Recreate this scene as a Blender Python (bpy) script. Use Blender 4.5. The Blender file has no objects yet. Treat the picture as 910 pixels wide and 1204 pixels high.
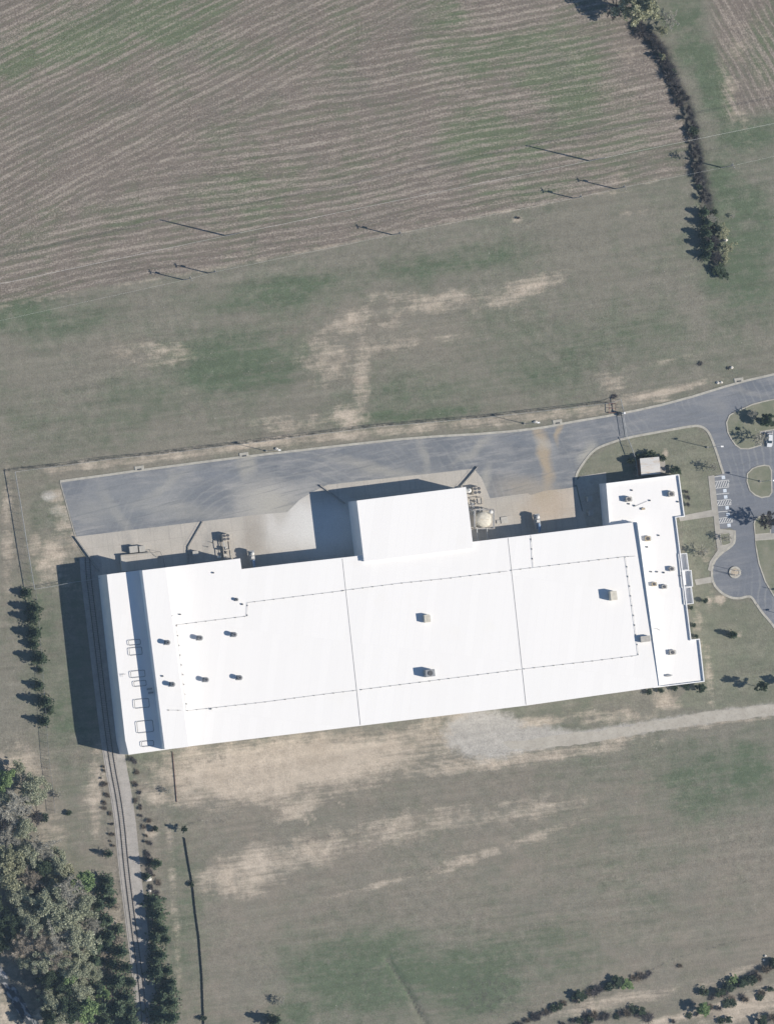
import bpy, bmesh, math, random
import numpy as np
from mathutils import Vector, Matrix
R = math.radians
rnd = random.Random(7)
scene = bpy.context.scene
COL = scene.collection

# ------------------------------------------------------------------ frame of reference
# survey grid: 0.3 m per grid step, origin mid-site, +Y = north-ish
S = 0.3
CAM = Vector((-1036.0, -85.0, 3000.0))
def G(px, py, z=0.0):
    return Vector(((px-455)*S, (602-py)*S, z))
def P(px, py, h):
    """point at height h seen on survey position px,py of the oblique survey"""
    g = G(px, py)
    return g + (CAM-g)*(h/CAM.z)
SUN_EL = 34.6
SH = 1.45                                   # shadow length per height
sd = Vector((-1, .243, 0)).normalized()     # direction shadows run on the ground

# ------------------------------------------------------------------ materials
def lin(c):
    return tuple(((x/255)/12.92 if x/255 <= .04045 else ((x/255+.055)/1.055)**2.4) for x in c)
class NT:
    def __init__(s, name):
        s.m = bpy.data.materials.new(name); s.m.use_nodes = True
        s.t = s.m.node_tree; s.n = s.t.nodes; s.l = s.t.links
        s.b = s.n['Principled BSDF']; s.b.inputs['Specular IOR Level'].default_value = .2
    def new(s, typ, **kw):
        n = s.n.new(typ)
        for k, v in kw.items(): setattr(n, k, v)
        return n
    def put(s, sock, v):
        if hasattr(v, 'links') or isinstance(v, bpy.types.NodeSocket): s.l.new(v, sock)
        else:
            if isinstance(v, (tuple, list)) and len(v) == 3 and sock.type == 'RGBA': v = (*v, 1)
            sock.default_value = v
    def math(s, op, a, b=0.0, clamp=False):
        n = s.new('ShaderNodeMath', operation=op, use_clamp=clamp); s.put(n.inputs[0], a); s.put(n.inputs[1], b); return n.outputs[0]
    def mix(s, f, a, b):
        n = s.new('ShaderNodeMix', data_type='RGBA'); n.clamp_factor = True
        s.put(n.inputs[0], f); s.put(n.inputs[6], a); s.put(n.inputs[7], b); return n.outputs[2]
    def ramp(s, v, lo, hi, o0=0.0, o1=1.0):
        n = s.new('ShaderNodeMapRange'); n.clamp = True
        s.put(n.inputs[0], v); n.inputs[1].default_value = lo; n.inputs[2].default_value = hi
        n.inputs[3].default_value = o0; n.inputs[4].default_value = o1; return n.outputs[0]
    def coord(s):
        return s.new('ShaderNodeTexCoord').outputs['Object']
    def mapping(s, v, scale=(1,1,1), rot=0.0, loc=(0,0,0)):
        n = s.new('ShaderNodeMapping'); s.put(n.inputs[0], v)
        n.inputs['Scale'].default_value = scale; n.inputs['Rotation'].default_value = (0,0,rot); n.inputs['Location'].default_value = loc
        return n.outputs[0]
    def stretch(s, v, sx, sy, deg, seed=0.0):
        a = s.mapping(v, (1,1,1), R(deg)); return s.mapping(a, (sx,sy,1), 0, (seed,seed*.7,0))
    def noise(s, v, scale, detail=4, rough=.55, dist=0.0):
        n = s.new('ShaderNodeTexNoise'); s.put(n.inputs['Vector'], v)
        n.inputs['Scale'].default_value = scale; n.inputs['Detail'].default_value = detail
        n.inputs['Roughness'].default_value = rough; n.inputs['Distortion'].default_value = dist
        return n.outputs[0]
    def attr(s, name):
        n = s.new('ShaderNodeAttribute'); n.attribute_name = name; return n.outputs['Fac']
    def bump(s, h, strength=.5, dist=.1):
        n = s.new('ShaderNodeBump'); n.inputs['Strength'].default_value = strength; n.inputs['Distance'].default_value = dist
        s.put(n.inputs['Height'], h); s.l.new(n.outputs[0], s.b.inputs['Normal'])
    def done(s, col, rough=.9, metal=0.0):
        s.put(s.b.inputs['Base Color'], col); s.b.inputs['Roughness'].default_value = rough
        s.b.inputs['Metallic'].default_value = metal; return s.m

def plain(name, c, rough=.8, var=.12, scale=1.5, metal=0.0):
    t = NT(name); v = t.coord()
    n = t.noise(v, scale, 4, .6)
    f = t.ramp(n, .3, .7, 1-var, 1+var)
    hs = t.new('ShaderNodeHueSaturation'); hs.inputs['Color'].default_value = (*c, 1); t.put(hs.inputs['Value'], f)
    return t.done(hs.outputs[0], rough, metal)

def leafmat(name, c, c2, var=.35):
    t = NT(name)
    g = t.new('ShaderNodeNewGeometry'); oi = t.new('ShaderNodeObjectInfo')
    v = t.noise(t.coord(), .55, 3)
    f = t.math('ADD', t.math('MULTIPLY', g.outputs['Random Per Island'], .6), t.math('MULTIPLY', v, .6))
    f = t.math('ADD', f, t.math('MULTIPLY', t.math('SUBTRACT', oi.outputs['Random'], .5), .3))
    col = t.mix(t.ramp(f, .25, .95), c, c2)
    hs = t.new('ShaderNodeHueSaturation'); t.put(hs.inputs['Color'], col)
    t.put(hs.inputs['Value'], t.ramp(g.outputs['Random Per Island'], 0, 1, 1-var, 1+var))
    m_ = t.done(hs.outputs[0], .8)
    tl = t.new('ShaderNodeBsdfTranslucent'); t.put(tl.inputs['Color'], hs.outputs[0]); mx = t.new('ShaderNodeMixShader'); mx.inputs[0].default_value = .38
    t.l.new(t.b.outputs[0], mx.inputs[1]); t.l.new(tl.outputs[0], mx.inputs[2]); t.l.new(mx.outputs[0], t.n['Material Output'].inputs['Surface'])
    return m_

M = {}
M['white_paint'] = plain('white_paint', (.78,.78,.77), .6, .05)
M['wall_white'] = plain('painted_metal_wall', (.78,.78,.78), .55, .05, .3)
M['concrete_wall'] = plain('concrete_wall', (.30,.29,.27), .9, .2, .8)
M['kerb'] = plain('kerb_concrete', (.37,.355,.31), .9, .2, .6)
M['kerb_low'] = plain('kerb_concrete_dusty', (.29,.28,.25), .9, .2, .6)
M['galv'] = plain('galvanised_steel', (.36,.37,.37), .5, .2, 1.0, .2)
M['steel_grey'] = plain('grey_steel', (.24,.245,.25), .5, .2, 1.0, .2)
M['dark_metal'] = plain('dark_metal', (.06,.065,.07), .5, .2, 1.0)
M['unit_beige'] = plain('beige_sheet_metal', (.40,.385,.35), .6, .15, 1.0)
M['unit_tan'] = plain('weathered_tan_metal', (.42,.35,.24), .7, .2, 2.0)
M['unit_grey'] = plain('unit_grey', (.26,.27,.28), .6, .2, 1.0)
M['fan_dark'] = plain('fan_grille', (.09,.09,.095), .6, .2, 3.0)
M['pipe'] = plain('roof_pipe', (.50,.49,.46), .6, .15, 2.0)
M['pipe_block'] = plain('roof_pipe_block', (.20,.195,.19), .8, .2, 2.0)
M['joint'] = plain('joint_cover', (.28,.28,.285), .7, .1, 1.0)
M['tank_white'] = plain('tank_white', (.62,.61,.57), .5, .15, .8)
M['tank_cream'] = plain('tank_cream', (.55,.52,.44), .6, .2, .8)
M['frame_cream'] = plain('frame_cream', (.44,.40,.34), .7, .2, 1.0)
M['blue_metal'] = plain('blue_grey_metal', (.18,.26,.38), .5, .15, 1.0)
M['pole_wood'] = plain('pole_wood', (.24,.225,.20), .9, .25, 2.0)
M['wire'] = plain('aluminium_wire', (.62,.62,.60), .4, .05, 1.0, .1)
M['glass'] = plain('window_glass', (.04,.06,.08), .12, .1)
M['brick'] = plain('brown_brick', (.20,.12,.09), .9, .2, 4.0)
M['rail_steel'] = plain('rail_steel', (.045,.04,.04), .5, .2, 2.0)
M['tie'] = plain('sleeper_wood', (.26,.24,.215), .9, .3, 3.0)
M['paint_line'] = plain('road_paint', (.60,.60,.58), .7, .2, 3.0)
M['paint_blue'] = plain('pale_blue_paint', (.56,.63,.70), .7, .15, 3.0)
M['mulch'] = plain('pale_mulch', (.38,.33,.26), .95, .25, 3.0)
M['red_metal'] = plain('rust_red_metal', (.17,.085,.07), .7, .2, 2.0)
M['car_silver'] = plain('car_paint_silver', (.62,.64,.66), .3, .04)
M['car_dark'] = plain('car_paint_dark', (.03,.04,.06), .3, .05)
M['tyre'] = plain('tyre_rubber', (.02,.02,.02), .9, .1)
M['lamp'] = plain('lamp_lens', (.7,.7,.65), .3, .05)
M['lamp_red'] = plain('tail_lamp', (.4,.03,.02), .3, .05)
M['fabric_black'] = plain('black_fabric', (.018,.02,.022), .9, .2, 2.0)
M['flag'] = plain('flag_cloth', (.35,.12,.13), .9, .3, 2.0)
M['rock'] = plain('pale_rock', (.55,.52,.47), .9, .2, 1.0)
M['bark'] = plain('bark', (.13,.11,.09), .95, .3, 2.0)
M['bark_pale'] = plain('bark_pale', (.30,.28,.25), .95, .25, 2.0)
M['leaf_pine'] = leafmat('pine_needles', (.065,.10,.065), (.135,.18,.11))
M['leaf_dark'] = leafmat('dark_leaves', (.05,.078,.052), (.10,.135,.08))
M['leaf_pale'] = leafmat('pale_spring_leaves', (.30,.325,.225), (.46,.475,.35))
M['leaf_yellow'] = leafmat('yellow_green_leaves', (.28,.295,.19), (.44,.44,.30))
M['leaf_bright'] = leafmat('bright_spring_leaves', (.17,.26,.11), (.29,.38,.18))
M['twig_grey'] = leafmat('grey_twigs', (.36,.35,.30), (.50,.485,.42), .3)
M['twig_tan'] = leafmat('tan_twigs', (.31,.28,.23), (.44,.39,.32), .3)
M['twig_dark'] = leafmat('dark_twigs', (.065,.062,.072), (.145,.135,.135), .3)
M['twig_rust'] = leafmat('rusty_scrub', (.15,.125,.10), (.25,.21,.165), .3)
M['leaf_bush'] = leafmat('bush_leaves', (.04,.06,.042), (.08,.105,.065))

# roof membrane
t = NT('roof_membrane'); v = t.coord()
r_ = t.mapping(v, (1,1,1), R(7))
w = t.new('ShaderNodeTexBrick'); t.put(w.inputs['Vector'], r_)
w.inputs['Color1'].default_value = (.775,.765,.745,1); w.inputs['Color2'].default_value = (.755,.745,.725,1); w.inputs['Mortar'].default_value = (.70,.69,.67,1)
w.inputs['Scale'].default_value = 1; w.inputs['Mortar Size'].default_value = .03; w.inputs['Brick Width'].default_value = 3.0; w.inputs['Row Height'].default_value = 30
st = t.ramp(t.noise(v, .09, 5, .6), .60, .8, 0, .15)
c = t.mix(st, w.outputs[0], (.66,.62,.52))
M['roof'] = t.done(c, .55)
# shed roof corrugated
t = NT('shed_roof'); v = t.coord()
sv = t.new('ShaderNodeSeparateXYZ'); t.put(sv.inputs[0], v)
rust = t.ramp(t.noise(t.mapping(v, (.25,1.2,1)), 1.0, 4, .6), .5, .68, 0, .8)
M['shed_roof'] = t.done(t.mix(rust, (.55,.54,.52), (.44,.33,.22)), .7)

def ell(t, v, cx, cy, rx, ry, rot=0.0, soft=.6):
    """elliptic patch mask around a survey position"""
    g = G(cx, cy)
    a = t.mapping(v, (1,1,1), 0, (-g.x, -g.y, 0))
    b = t.mapping(a, (1,1,1), rot)
    c_ = t.mapping(b, (1/(rx*S), 1/(ry*S), 0))
    ln = t.new('ShaderNodeVectorMath', operation='LENGTH'); t.put(ln.inputs[0], c_)
    return t.ramp(ln.outputs['Value'], 1.0+soft*.5, 1.0-soft, 0, 1)
def warp(t, v, amp, scale):
    n = t.new('ShaderNodeTexNoise'); t.put(n.inputs['Vector'], v); n.inputs['Scale'].default_value = scale; n.inputs['Detail'].default_value = 4
    s1 = t.new('ShaderNodeVectorMath', operation='SUBTRACT'); t.put(s1.inputs[0], n.outputs['Color']); s1.inputs[1].default_value = (.5,.5,.5)
    s2 = t.new('ShaderNodeVectorMath', operation='SCALE'); t.put(s2.inputs[0], s1.outputs[0]); s2.inputs['Scale'].default_value = amp
    s3 = t.new('ShaderNodeVectorMath', operation='ADD'); t.put(s3.inputs[0], v); t.put(s3.inputs[1], s2.outputs[0])
    return s3.outputs[0]

# asphalt
t = NT('aged_asphalt'); v = t.coord(); vw = warp(t, v, 9, .09)
base = t.mix(t.ramp(t.noise(vw, .06, 6, .68), .36, .64), (.135,.148,.165), (.205,.212,.22))
base = t.mix(t.ramp(t.noise(t.stretch(v, .08, .5, -8), 1, 5, .65), .48, .7, 0, .75), base, (.31,.305,.295))
dust = (.36,.345,.30)
for (cx, cy, rx, ry, rot, k, colr) in [
    (310,588,36,30,0,.8,(.38,.365,.33)),(350,575,30,10,0,.5,(.36,.35,.33)),(135,600,36,6,60,.5,dust),(190,575,50,5,-30,.4,dust),(245,590,30,22,20,.55,(.145,.16,.18)),(130,590,60,30,0,.4,(.13,.145,.168)),(450,540,60,14,8,.3,(.14,.155,.175)), (345,600,45,18,8,.5,dust), (290,548,9,16,0,.6,dust), (640,535,9,50,-10,.9,(.34,.28,.20)),
    (655,500,4,18,-5,.8,(.34,.28,.20)), (625,580,45,18,10,.6,(.33,.29,.23)), (690,530,8,18,35,.75,dust), (497,535,6,24,-6,.4,dust),
    (560,530,5,30,55,.45,dust), (430,548,50,8,12,.35,dust), (570,570,8,24,12,.55,dust), (880,460,30,4,16,.35,dust),
    (640,520,16,6,20,.35,(.4,.4,.38)), (215,600,60,10,8,.3,dust), (110,600,30,18,8,.25,dust), (843,480,16,8,20,.3,dust), (905,610,90,170,0,.75,(.145,.158,.185)),(800,490,120,60,10,.45,(.16,.172,.195)),(250,555,40,8,5,.3,(.16,.18,.21)),(150,590,50,30,0,.3,(.27,.28,.28)),(200,585,26,34,30,.3,(.28,.285,.28)), (590,510,40,8,8,.3,(.17,.19,.22)), (470,560,70,10,8,.25,dust)]:
    base = t.mix(t.math('MULTIPLY', ell(t, vw, cx, cy, rx, ry, R(rot)), k), base, colr)
# tyre arcs
arc = t.new('ShaderNodeTexWave', wave_type='RINGS', rings_direction='Z'); t.put(arc.inputs['Vector'], t.mapping(warp(t, v, 6, .05), (1,1,1), 0, (-G(330,690).x, -G(330,690).y, 0)))
arc.inputs['Scale'].default_value = .12; arc.inputs['Distortion'].default_value = 3; arc.inputs['Detail'].default_value = 3
base = t.mix(t.math('MULTIPLY', t.ramp(arc.outputs['Fac'], .75, 1.0), t.ramp(t.noise(v, .04, 2), .46, .62, 0, .32)), base, (.30,.30,.285))
tm = t.ramp(t.noise(t.stretch(v, .05, .9, -14), 1, 3, .5), .58, .7, 0, .5)
base = t.mix(tm, base, (.13,.14,.15))
sp = t.ramp(t.noise(v, 1.6, 4, .7), .3, .7, .9, 1.1)
hs = t.new('ShaderNodeHueSaturation'); t.put(hs.inputs['Color'], base); t.put(hs.inputs['Value'], sp)
M['asphalt'] = t.done(hs.outputs[0], .9)
# concrete apron
t = NT('apron_concrete'); v = t.coord(); vr = t.mapping(v, (1,1,1), R(-7))
br = t.new('ShaderNodeTexBrick'); br.offset = 0; t.put(br.inputs['Vector'], vr)
br.inputs['Color1'].default_value = (.43,.40,.355,1); br.inputs['Color2'].default_value = (.395,.37,.33,1); br.inputs['Mortar'].default_value = (.30,.28,.25,1)
br.inputs['Scale'].default_value = 1; br.inputs['Mortar Size'].default_value = .05; br.inputs['Brick Width'].default_value = 5.5; br.inputs['Row Height'].default_value = 6.5
c = t.mix(t.ramp(t.noise(v, .14, 5, .6), .4, .7, 0, .6), br.outputs[0], (.32,.305,.275))
c = t.mix(t.ramp(t.noise(t.stretch(v, .9, .06, -7), 1, 3, .5), .55, .75, 0, .5), c, (.26,.25,.23))
vw = warp(t, v, 7, .12)
for (cx, cy, rx, ry, rot, k, colr) in [(645,592,30,34,0,.6,(.42,.33,.24)), (350,615,46,34,0,1.0,(.54,.53,.505)),(330,600,10,22,0,.5,(.36,.34,.30)),(150,640,8,20,0,.5,(.27,.26,.24)),(242,640,5,20,0,.5,(.27,.26,.24)), (298,630,14,30,0,.6,(.28,.255,.22)), (610,600,26,14,8,.3,(.36,.31,.24)), (395,622,40,34,0,1.0,(.60,.60,.58)), (640,575,16,22,10,.5,(.33,.28,.20))]:
    c = t.mix(t.math('MULTIPLY', ell(t, vw, cx, cy, rx, ry, R(rot)), k), c, colr)
c = t.mix(t.ramp(t.noise(v, .5, 5, .7), .58, .7, 0, .35), c, (.42,.41,.38))
hs = t.new('ShaderNodeHueSaturation'); t.put(hs.inputs['Color'], c); t.put(hs.inputs['Value'], t.ramp(t.noise(v, 2.0, 4, .7), .3, .7, .9, 1.1))
M['apron'] = t.done(hs.outputs[0], .9)
# gravel
t = NT('pale_gravel'); v = t.coord()
c = t.mix(t.ramp(t.noise(v, .25, 6, .65), .35, .65), (.34,.315,.27), (.42,.395,.345))
c = t.mix(t.ramp(t.noise(v, 1.2, 4, .7), .5, .7, 0, .6), c, (.24,.225,.195))
t.bump(t.noise(v, 5, 2), .4, .08)
M['gravel'] = t.done(c, .95)
t = NT('ballast'); v = t.coord()
c = t.mix(t.ramp(t.noise(v, .3, 5, .65), .35, .65), (.29,.275,.25), (.385,.36,.33))
c = t.mix(t.ramp(t.noise(v, 1.8, 3, .7), .5, .7, 0, .5), c, (.20,.185,.165))
t.bump(t.noise(v, 6, 2), .4, .08)
M['ballast'] = t.done(c, .95)
t = NT('walk_concrete'); v = t.coord()
c = t.mix(t.ramp(t.noise(v, .4, 5, .65), .35, .65), (.29,.275,.245), (.36,.345,.31))
M['walk'] = t.done(c, .9)
# creek bed
t = NT('creek_bed'); v = t.coord()
c = t.mix(t.ramp(t.noise(t.stretch(v, .45, 1, 55), .7, 5, .6), .47, .58), (.035,.045,.055), (.34,.34,.34))
M['creek'] = t.done(c, .35)

# ground: grass, soil, tilled rows
def ground_material():
    t = NT('ground_cover'); v = t.coord()
    vw = warp(t, v, 5, .12)
    nA = t.noise(v, .035, 5, .6); nB = t.noise(v, .18, 5, .65); nC = t.noise(v, .9, 5, .7)
    rowsG = t.noise(t.stretch(v, .06, .8, -7), 1, 4, .6)        # mowing / tractor streaks
    green = t.math('MULTIPLY', t.attr('green'), t.ramp(t.noise(t.stretch(v, .045, .11, -9), 1, 7, .72), .36, .66, .3, 1.3)); tan = t.attr('tan'); dark = t.attr('dark'); field = t.attr('field'); pale = t.attr('pale')
    zoneB = t.attr('zoneB'); zoneC = t.attr('zoneC'); lawn = t.attr('lawn')
    # grass
    gf = t.math('ADD', t.math('MULTIPLY', green, 1.35), t.math('MULTIPLY', t.math('SUBTRACT', nB, .5), 1.5))
    gf = t.math('ADD', gf, t.math('MULTIPLY', t.math('SUBTRACT', nA, .45), 1.7))
    gf = t.math('ADD', gf, t.math('MULTIPLY', t.math('SUBTRACT', rowsG, .5), .9))
    c = t.mix(gf, (.180,.171,.138), (.094,.120,.076))
    c = t.mix(t.ramp(t.noise(v, .32, 5, .7), .52, .72, 0, .45), c, (.218,.203,.168))
    c = t.mix(t.math('MULTIPLY', t.math('MULTIPLY', t.attr('warm'), t.ramp(gf, .1, .8, 1.0, .3)), t.ramp(t.noise(v, .07, 6, .7), .35, .65, .0, .8)), c, (.228,.198,.162))
    # lawn
    c = t.mix(t.math('MULTIPLY', lawn, .75), c, t.mix(t.ramp(nB, .35, .65), (.140,.156,.108), (.20,.196,.15)))
    # tilled field
    def rows(deg, seed):
        n1 = t.noise(t.stretch(vw2, .018, .55, deg, seed), 1, 4, .65); n2 = t.noise(t.stretch(vw2, .10, 1.7, deg, seed*2), 1, 5, .75)
        wv = t.new('ShaderNodeTexWave', wave_type='BANDS', bands_direction='Y'); t.put(wv.inputs['Vector'], t.mapping(vw2, (1,1,1), R(deg)))
        wv.inputs['Scale'].default_value = .125; wv.inputs['Distortion'].default_value = 2.2; wv.inputs['Detail'].default_value = 3; wv.inputs['Detail Scale'].default_value = .3
        s_ = t.math('ADD', t.math('MULTIPLY', n1, .42), t.math('MULTIPLY', n2, .50))
        return t.math('ADD', s_, t.math('MULTIPLY', wv.outputs['Fac'], .125))
    vw2 = warp(t, v, 16, .007)
    rA = rows(-27, 0.0); rB = rows(-10.5, 31.0); rC = rows(60, 57.0)
    rr = t.mix(zoneC, t.mix(zoneB, rA, rB), rC)
    straw = t.ramp(t.math('ADD', rr, t.math('MULTIPLY', t.math('SUBTRACT', t.noise(v, 1.5, 3, .7), .5), .50)), .50, .66)
    fg = t.math('ADD', t.math('MULTIPLY', green, 1.6), t.math('MULTIPLY', t.math('SUBTRACT', nA, .47), 1.6))
    fg = t.math('ADD', fg, t.math('MULTIPLY', t.math('SUBTRACT', t.noise(v, .11, 5, .7), .5), 1.6))
    fg = t.math('ADD', fg, t.math('MULTIPLY', t.math('SUBTRACT', .50, rr), 2.6))
    soil = t.mix(nB, (.145,.123,.105), (.182,.156,.132))
    soil = t.mix(t.math('MINIMUM', t.math('MAXIMUM', fg, 0.0), .92), soil, t.mix(nC, (.085,.115,.065), (.135,.155,.095)))
    fc = t.mix(t.math('MULTIPLY', t.math('MULTIPLY', straw, t.ramp(green, .1, 1.0, .85, .6)), 1.0), soil, (.30,.265,.225))
    fc = t.mix(t.ramp(t.noise(v, .045, 6, .7), .5, .7, 0, .35), fc, (.12,.115,.098))
    c = t.mix(field, c, fc)
    # bare soil
    tn = t.ramp(t.math('ADD', tan, t.math('ADD', t.math('MULTIPLY', t.math('SUBTRACT', t.noise(v, .12, 9, .75), .5), 2.8), t.math('MULTIPLY', t.math('SUBTRACT', rowsG, .5), 1.5))), .2, 1.0)
    tn = t.math('MULTIPLY', tn, t.ramp(tan, .03, .25))
    c = t.mix(tn, c, t.mix(t.noise(v, .1, 5, .6), (.35,.295,.23), (.49,.43,.355)))
    gv = t.attr('grav'); gk = t.ramp(t.math('ADD', gv, t.math('MULTIPLY', t.math('SUBTRACT', t.noise(v, .3, 6, .7), .5), 1.2)), .3, .75)
    c = t.mix(t.math('MULTIPLY', gk, t.ramp(gv, .03, .2)), c, t.mix(nB, (.33,.315,.285), (.41,.39,.355)))
    c = t.mix(t.ramp(t.math('MULTIPLY', pale, t.ramp(nC, .3, .6, .5, 1.1)), .2, .8), c, (.42,.40,.36))
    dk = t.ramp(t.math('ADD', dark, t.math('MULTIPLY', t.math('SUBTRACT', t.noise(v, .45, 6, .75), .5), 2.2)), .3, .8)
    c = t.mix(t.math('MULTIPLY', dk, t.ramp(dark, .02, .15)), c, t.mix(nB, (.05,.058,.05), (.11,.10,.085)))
    # speckle: tufts and clods
    am = t.ramp(t.noise(v, .03, 4, .6), .35, .65, .5, 1.15)
    sp = t.math('ADD', 1.0, t.math('MULTIPLY', am, t.math('ADD', t.math('MULTIPLY', t.math('SUBTRACT', t.noise(v, 1.5, 5, .8), .5), 1.3), t.math('MULTIPLY', t.math('SUBTRACT', t.noise(v, .35, 5, .75), .5), 1.0))))
    sp = t.math('MULTIPLY', sp, t.ramp(t.noise(t.stretch(v, .02, .35, -8), 1, 4, .6), .3, .7, .9, 1.1))
    hs = t.new('ShaderNodeHueSaturation'); t.put(hs.inputs['Color'], c); t.put(hs.inputs['Value'], sp)
    spk = t.ramp(t.noise(v, 1.1, 2, .5), .735, .77)
    c2 = t.mix(t.math('MULTIPLY', spk, .55), hs.outputs[0], (.42,.40,.36))
    t.bump(t.math('ADD', t.noise(v, 1.7, 4, .75), t.math('MULTIPLY', rr, t.math('MULTIPLY', field, .5))), .7, .22)
    return t.done(c2, .95)
M['ground'] = ground_material()

# ------------------------------------------------------------------ object helpers
def link(o, parent=None):
    COL.objects.link(o)
    if parent: o.parent = parent
    return o
def tag(o, label=None, cat=None, group=None, kind=None):
    if label: o['label'] = label
    if cat: o['category'] = cat
    if group: o['group'] = group
    if kind: o['kind'] = kind
    return o
def thing(name, label, cat, loc=(0,0,0), rz=0.0, group=None):
    o = bpy.data.objects.new(name, None); o.location = loc; o.rotation_euler = (0,0,rz); o.empty_display_size = .5
    link(o); return tag(o, label, cat, group)
class MB:
    def __init__(s): s.v = []; s.f = []
    def add(s, vs, fs):
        k = len(s.v); s.v += [tuple(x) for x in vs]; s.f += [tuple(i+k for i in f) for f in fs]; return s
    def box(s, c, size, rz=0.0, top=1.0):
        hx, hy, hz = [a/2 for a in size]; m = Matrix.Rotation(rz, 3, 'Z'); c = Vector(c)
        vs = [c + m @ Vector((x*hx*(top if z>0 else 1), y*hy*(top if z>0 else 1), z*hz)) for z in (-1,1) for y in (-1,1) for x in (-1,1)]
        return s.add(vs, [(0,2,3,1),(4,5,7,6),(0,1,5,4),(2,6,7,3),(0,4,6,2),(1,3,7,5)])
    def tube(s, p0, p1, r0, r1=None, n=6, caps=True):
        p0 = Vector(p0); p1 = Vector(p1); r1 = r0 if r1 is None else r1
        d = (p1-p0)
        if d.length < 1e-6: return s
        d.normalize(); u = d.orthogonal().normalized(); w = d.cross(u)
        vs = []
        for p, r in ((p0,r0),(p1,r1)):
            for i in range(n):
                a = 2*math.pi*i/n; vs.append(p + (u*math.cos(a)+w*math.sin(a))*r)
        fs = [(i, (i+1)%n, n+(i+1)%n, n+i) for i in range(n)]
        if caps: fs += [tuple(range(n))[::-1], tuple(range(n, 2*n))]
        return s.add(vs, fs)
    def beam(s, p0, p1, w, h):
        p0 = Vector(p0); p1 = Vector(p1); d = (p1-p0); d.normalize()
        side = Vector((0,0,1)).cross(d)
        if side.length < 1e-3: side = Vector((1,0,0))
        side.normalize(); up = d.cross(side)
        vs = [p + side*a*w/2 + up*b*h/2 for p in (p0,p1) for a,b in ((-1,-1),(1,-1),(1,1),(-1,1))]
        return s.add(vs, [(0,3,2,1),(4,5,6,7),(0,1,5,4),(1,2,6,5),(2,3,7,6),(3,0,4,7)])
    def lathe(s, c, prof, n=20):
        c = Vector(c); k0 = len(s.v)
        for r, z in prof:
            for i in range(n):
                a = 2*math.pi*i/n; s.v.append(tuple(c + Vector((r*math.cos(a), r*math.sin(a), z))))
        for j in range(len(prof)-1):
            for i in range(n):
                a = k0+j*n+i; b = k0+j*n+(i+1)%n; s.f.append((a, b, b+n, a+n))
        s.f.append(tuple(k0+(len(prof)-1)*n+i for i in range(n)))
        return s
    def prism(s, pts, z0, z1, bottom=True):
        """pts: list of Vectors (x,y); z0,z1 number or list"""
        n = len(pts)
        zz0 = z0 if isinstance(z0, (list,tuple)) else [z0]*n
        zz1 = z1 if isinstance(z1, (list,tuple)) else [z1]*n
        area = sum(pts[i].x*pts[(i+1)%n].y - pts[(i+1)%n].x*pts[i].y for i in range(n))
        if area < 0: pts = pts[::-1]; zz0 = zz0[::-1]; zz1 = zz1[::-1]
        vs = [(p.x,p.y,z) for p,z in zip(pts,zz0)] + [(p.x,p.y,z) for p,z in zip(pts,zz1)]
        fs = [(i,(i+1)%n,n+(i+1)%n,n+i) for i in range(n)] + [tuple(range(n,2*n))]
        if bottom: fs.append(tuple(range(n))[::-1])
        return s.add(vs, fs)
    def build(s, name, mat, parent=None, smooth=False):
        me = bpy.data.meshes.new(name); me.from_pydata(s.v, [], s.f); me.update()
        me.materials.append(M[mat] if isinstance(mat, str) else mat)
        if smooth:
            for p in me.polygons: p.use_smooth = True
        return link(bpy.data.objects.new(name, me), parent)
def struct(name, mb, mat, label=None, parent=None):
    o = mb.build(name, mat, parent)
    if not parent: tag(o, label, None, None, 'structure')
    return o
def copy_tree(o, parent=None):
    c = o.copy(); COL.objects.link(c)
    if parent: c.parent = parent
    for ch in list(o.children): copy_tree(ch, c)
    return c
def offset_poly(pts, d):
    """inset a polygon by d (positive = inwards)"""
    n = len(pts)
    area = sum(pts[i].x*pts[(i+1)%n].y - pts[(i+1)%n].x*pts[i].y for i in range(n))
    if area < 0: d = -d
    out = []
    for i in range(n):
        a, b, c = pts[i-1], pts[i], pts[(i+1)%n]
        e1 = (b-a).to_2d().normalized(); e2 = (c-b).to_2d().normalized()
        n1 = Vector((-e1.y, e1.x)); n2 = Vector((-e2.y, e2.x))
        k = n1+n2
        if k.length < 1e-4: out.append(Vector((b.x+n1.x*d, b.y+n1.y*d, 0))); continue
        k.normalize(); L = d/max(.35, k.dot(n1))
        out.append(Vector((b.x+k.x*L, b.y+k.y*L, 0)))
    return out
def smooth_line(pts, it=2):
    for _ in range(it):
        q = [pts[0]]
        for a, b in zip(pts, pts[1:]):
            q += [a*.75+b*.25, a*.25+b*.75]
        q.append(pts[-1]); pts = q
    return pts
def ribbon(mb, pts, w, z0, z1, closed=False):
    n = len(pts); L = []; Rr = []
    for i in range(n):
        if closed: a, c = pts[i-1], pts[(i+1)%n]
        else: a, c = pts[max(0,i-1)], pts[min(n-1,i+1)]
        d = (c-a).to_2d().normalized(); nn = Vector((-d.y, d.x))*w/2
        L.append(pts[i].to_2d()+nn); Rr.append(pts[i].to_2d()-nn)
    vs = []
    for l, r in zip(L, Rr): vs += [(r.x,r.y,z0),(l.x,l.y,z0),(l.x,l.y,z1),(r.x,r.y,z1)]
    fs = []
    rng = range(n) if closed else range(n-1)
    for i in rng:
        a = i*4; b = ((i+1)%n)*4
        fs += [(a+3,b+3,b+2,a+2),(a+0,b+0,b+3,a+3),(a+2,b+2,b+1,a+1)]
    if not closed: fs += [(0,3,2,1),((n-1)*4,(n-1)*4+1,(n-1)*4+2,(n-1)*4+3)]
    mb.add(vs, fs)
def g2(lst): return [G(*p) for p in lst]

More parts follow.
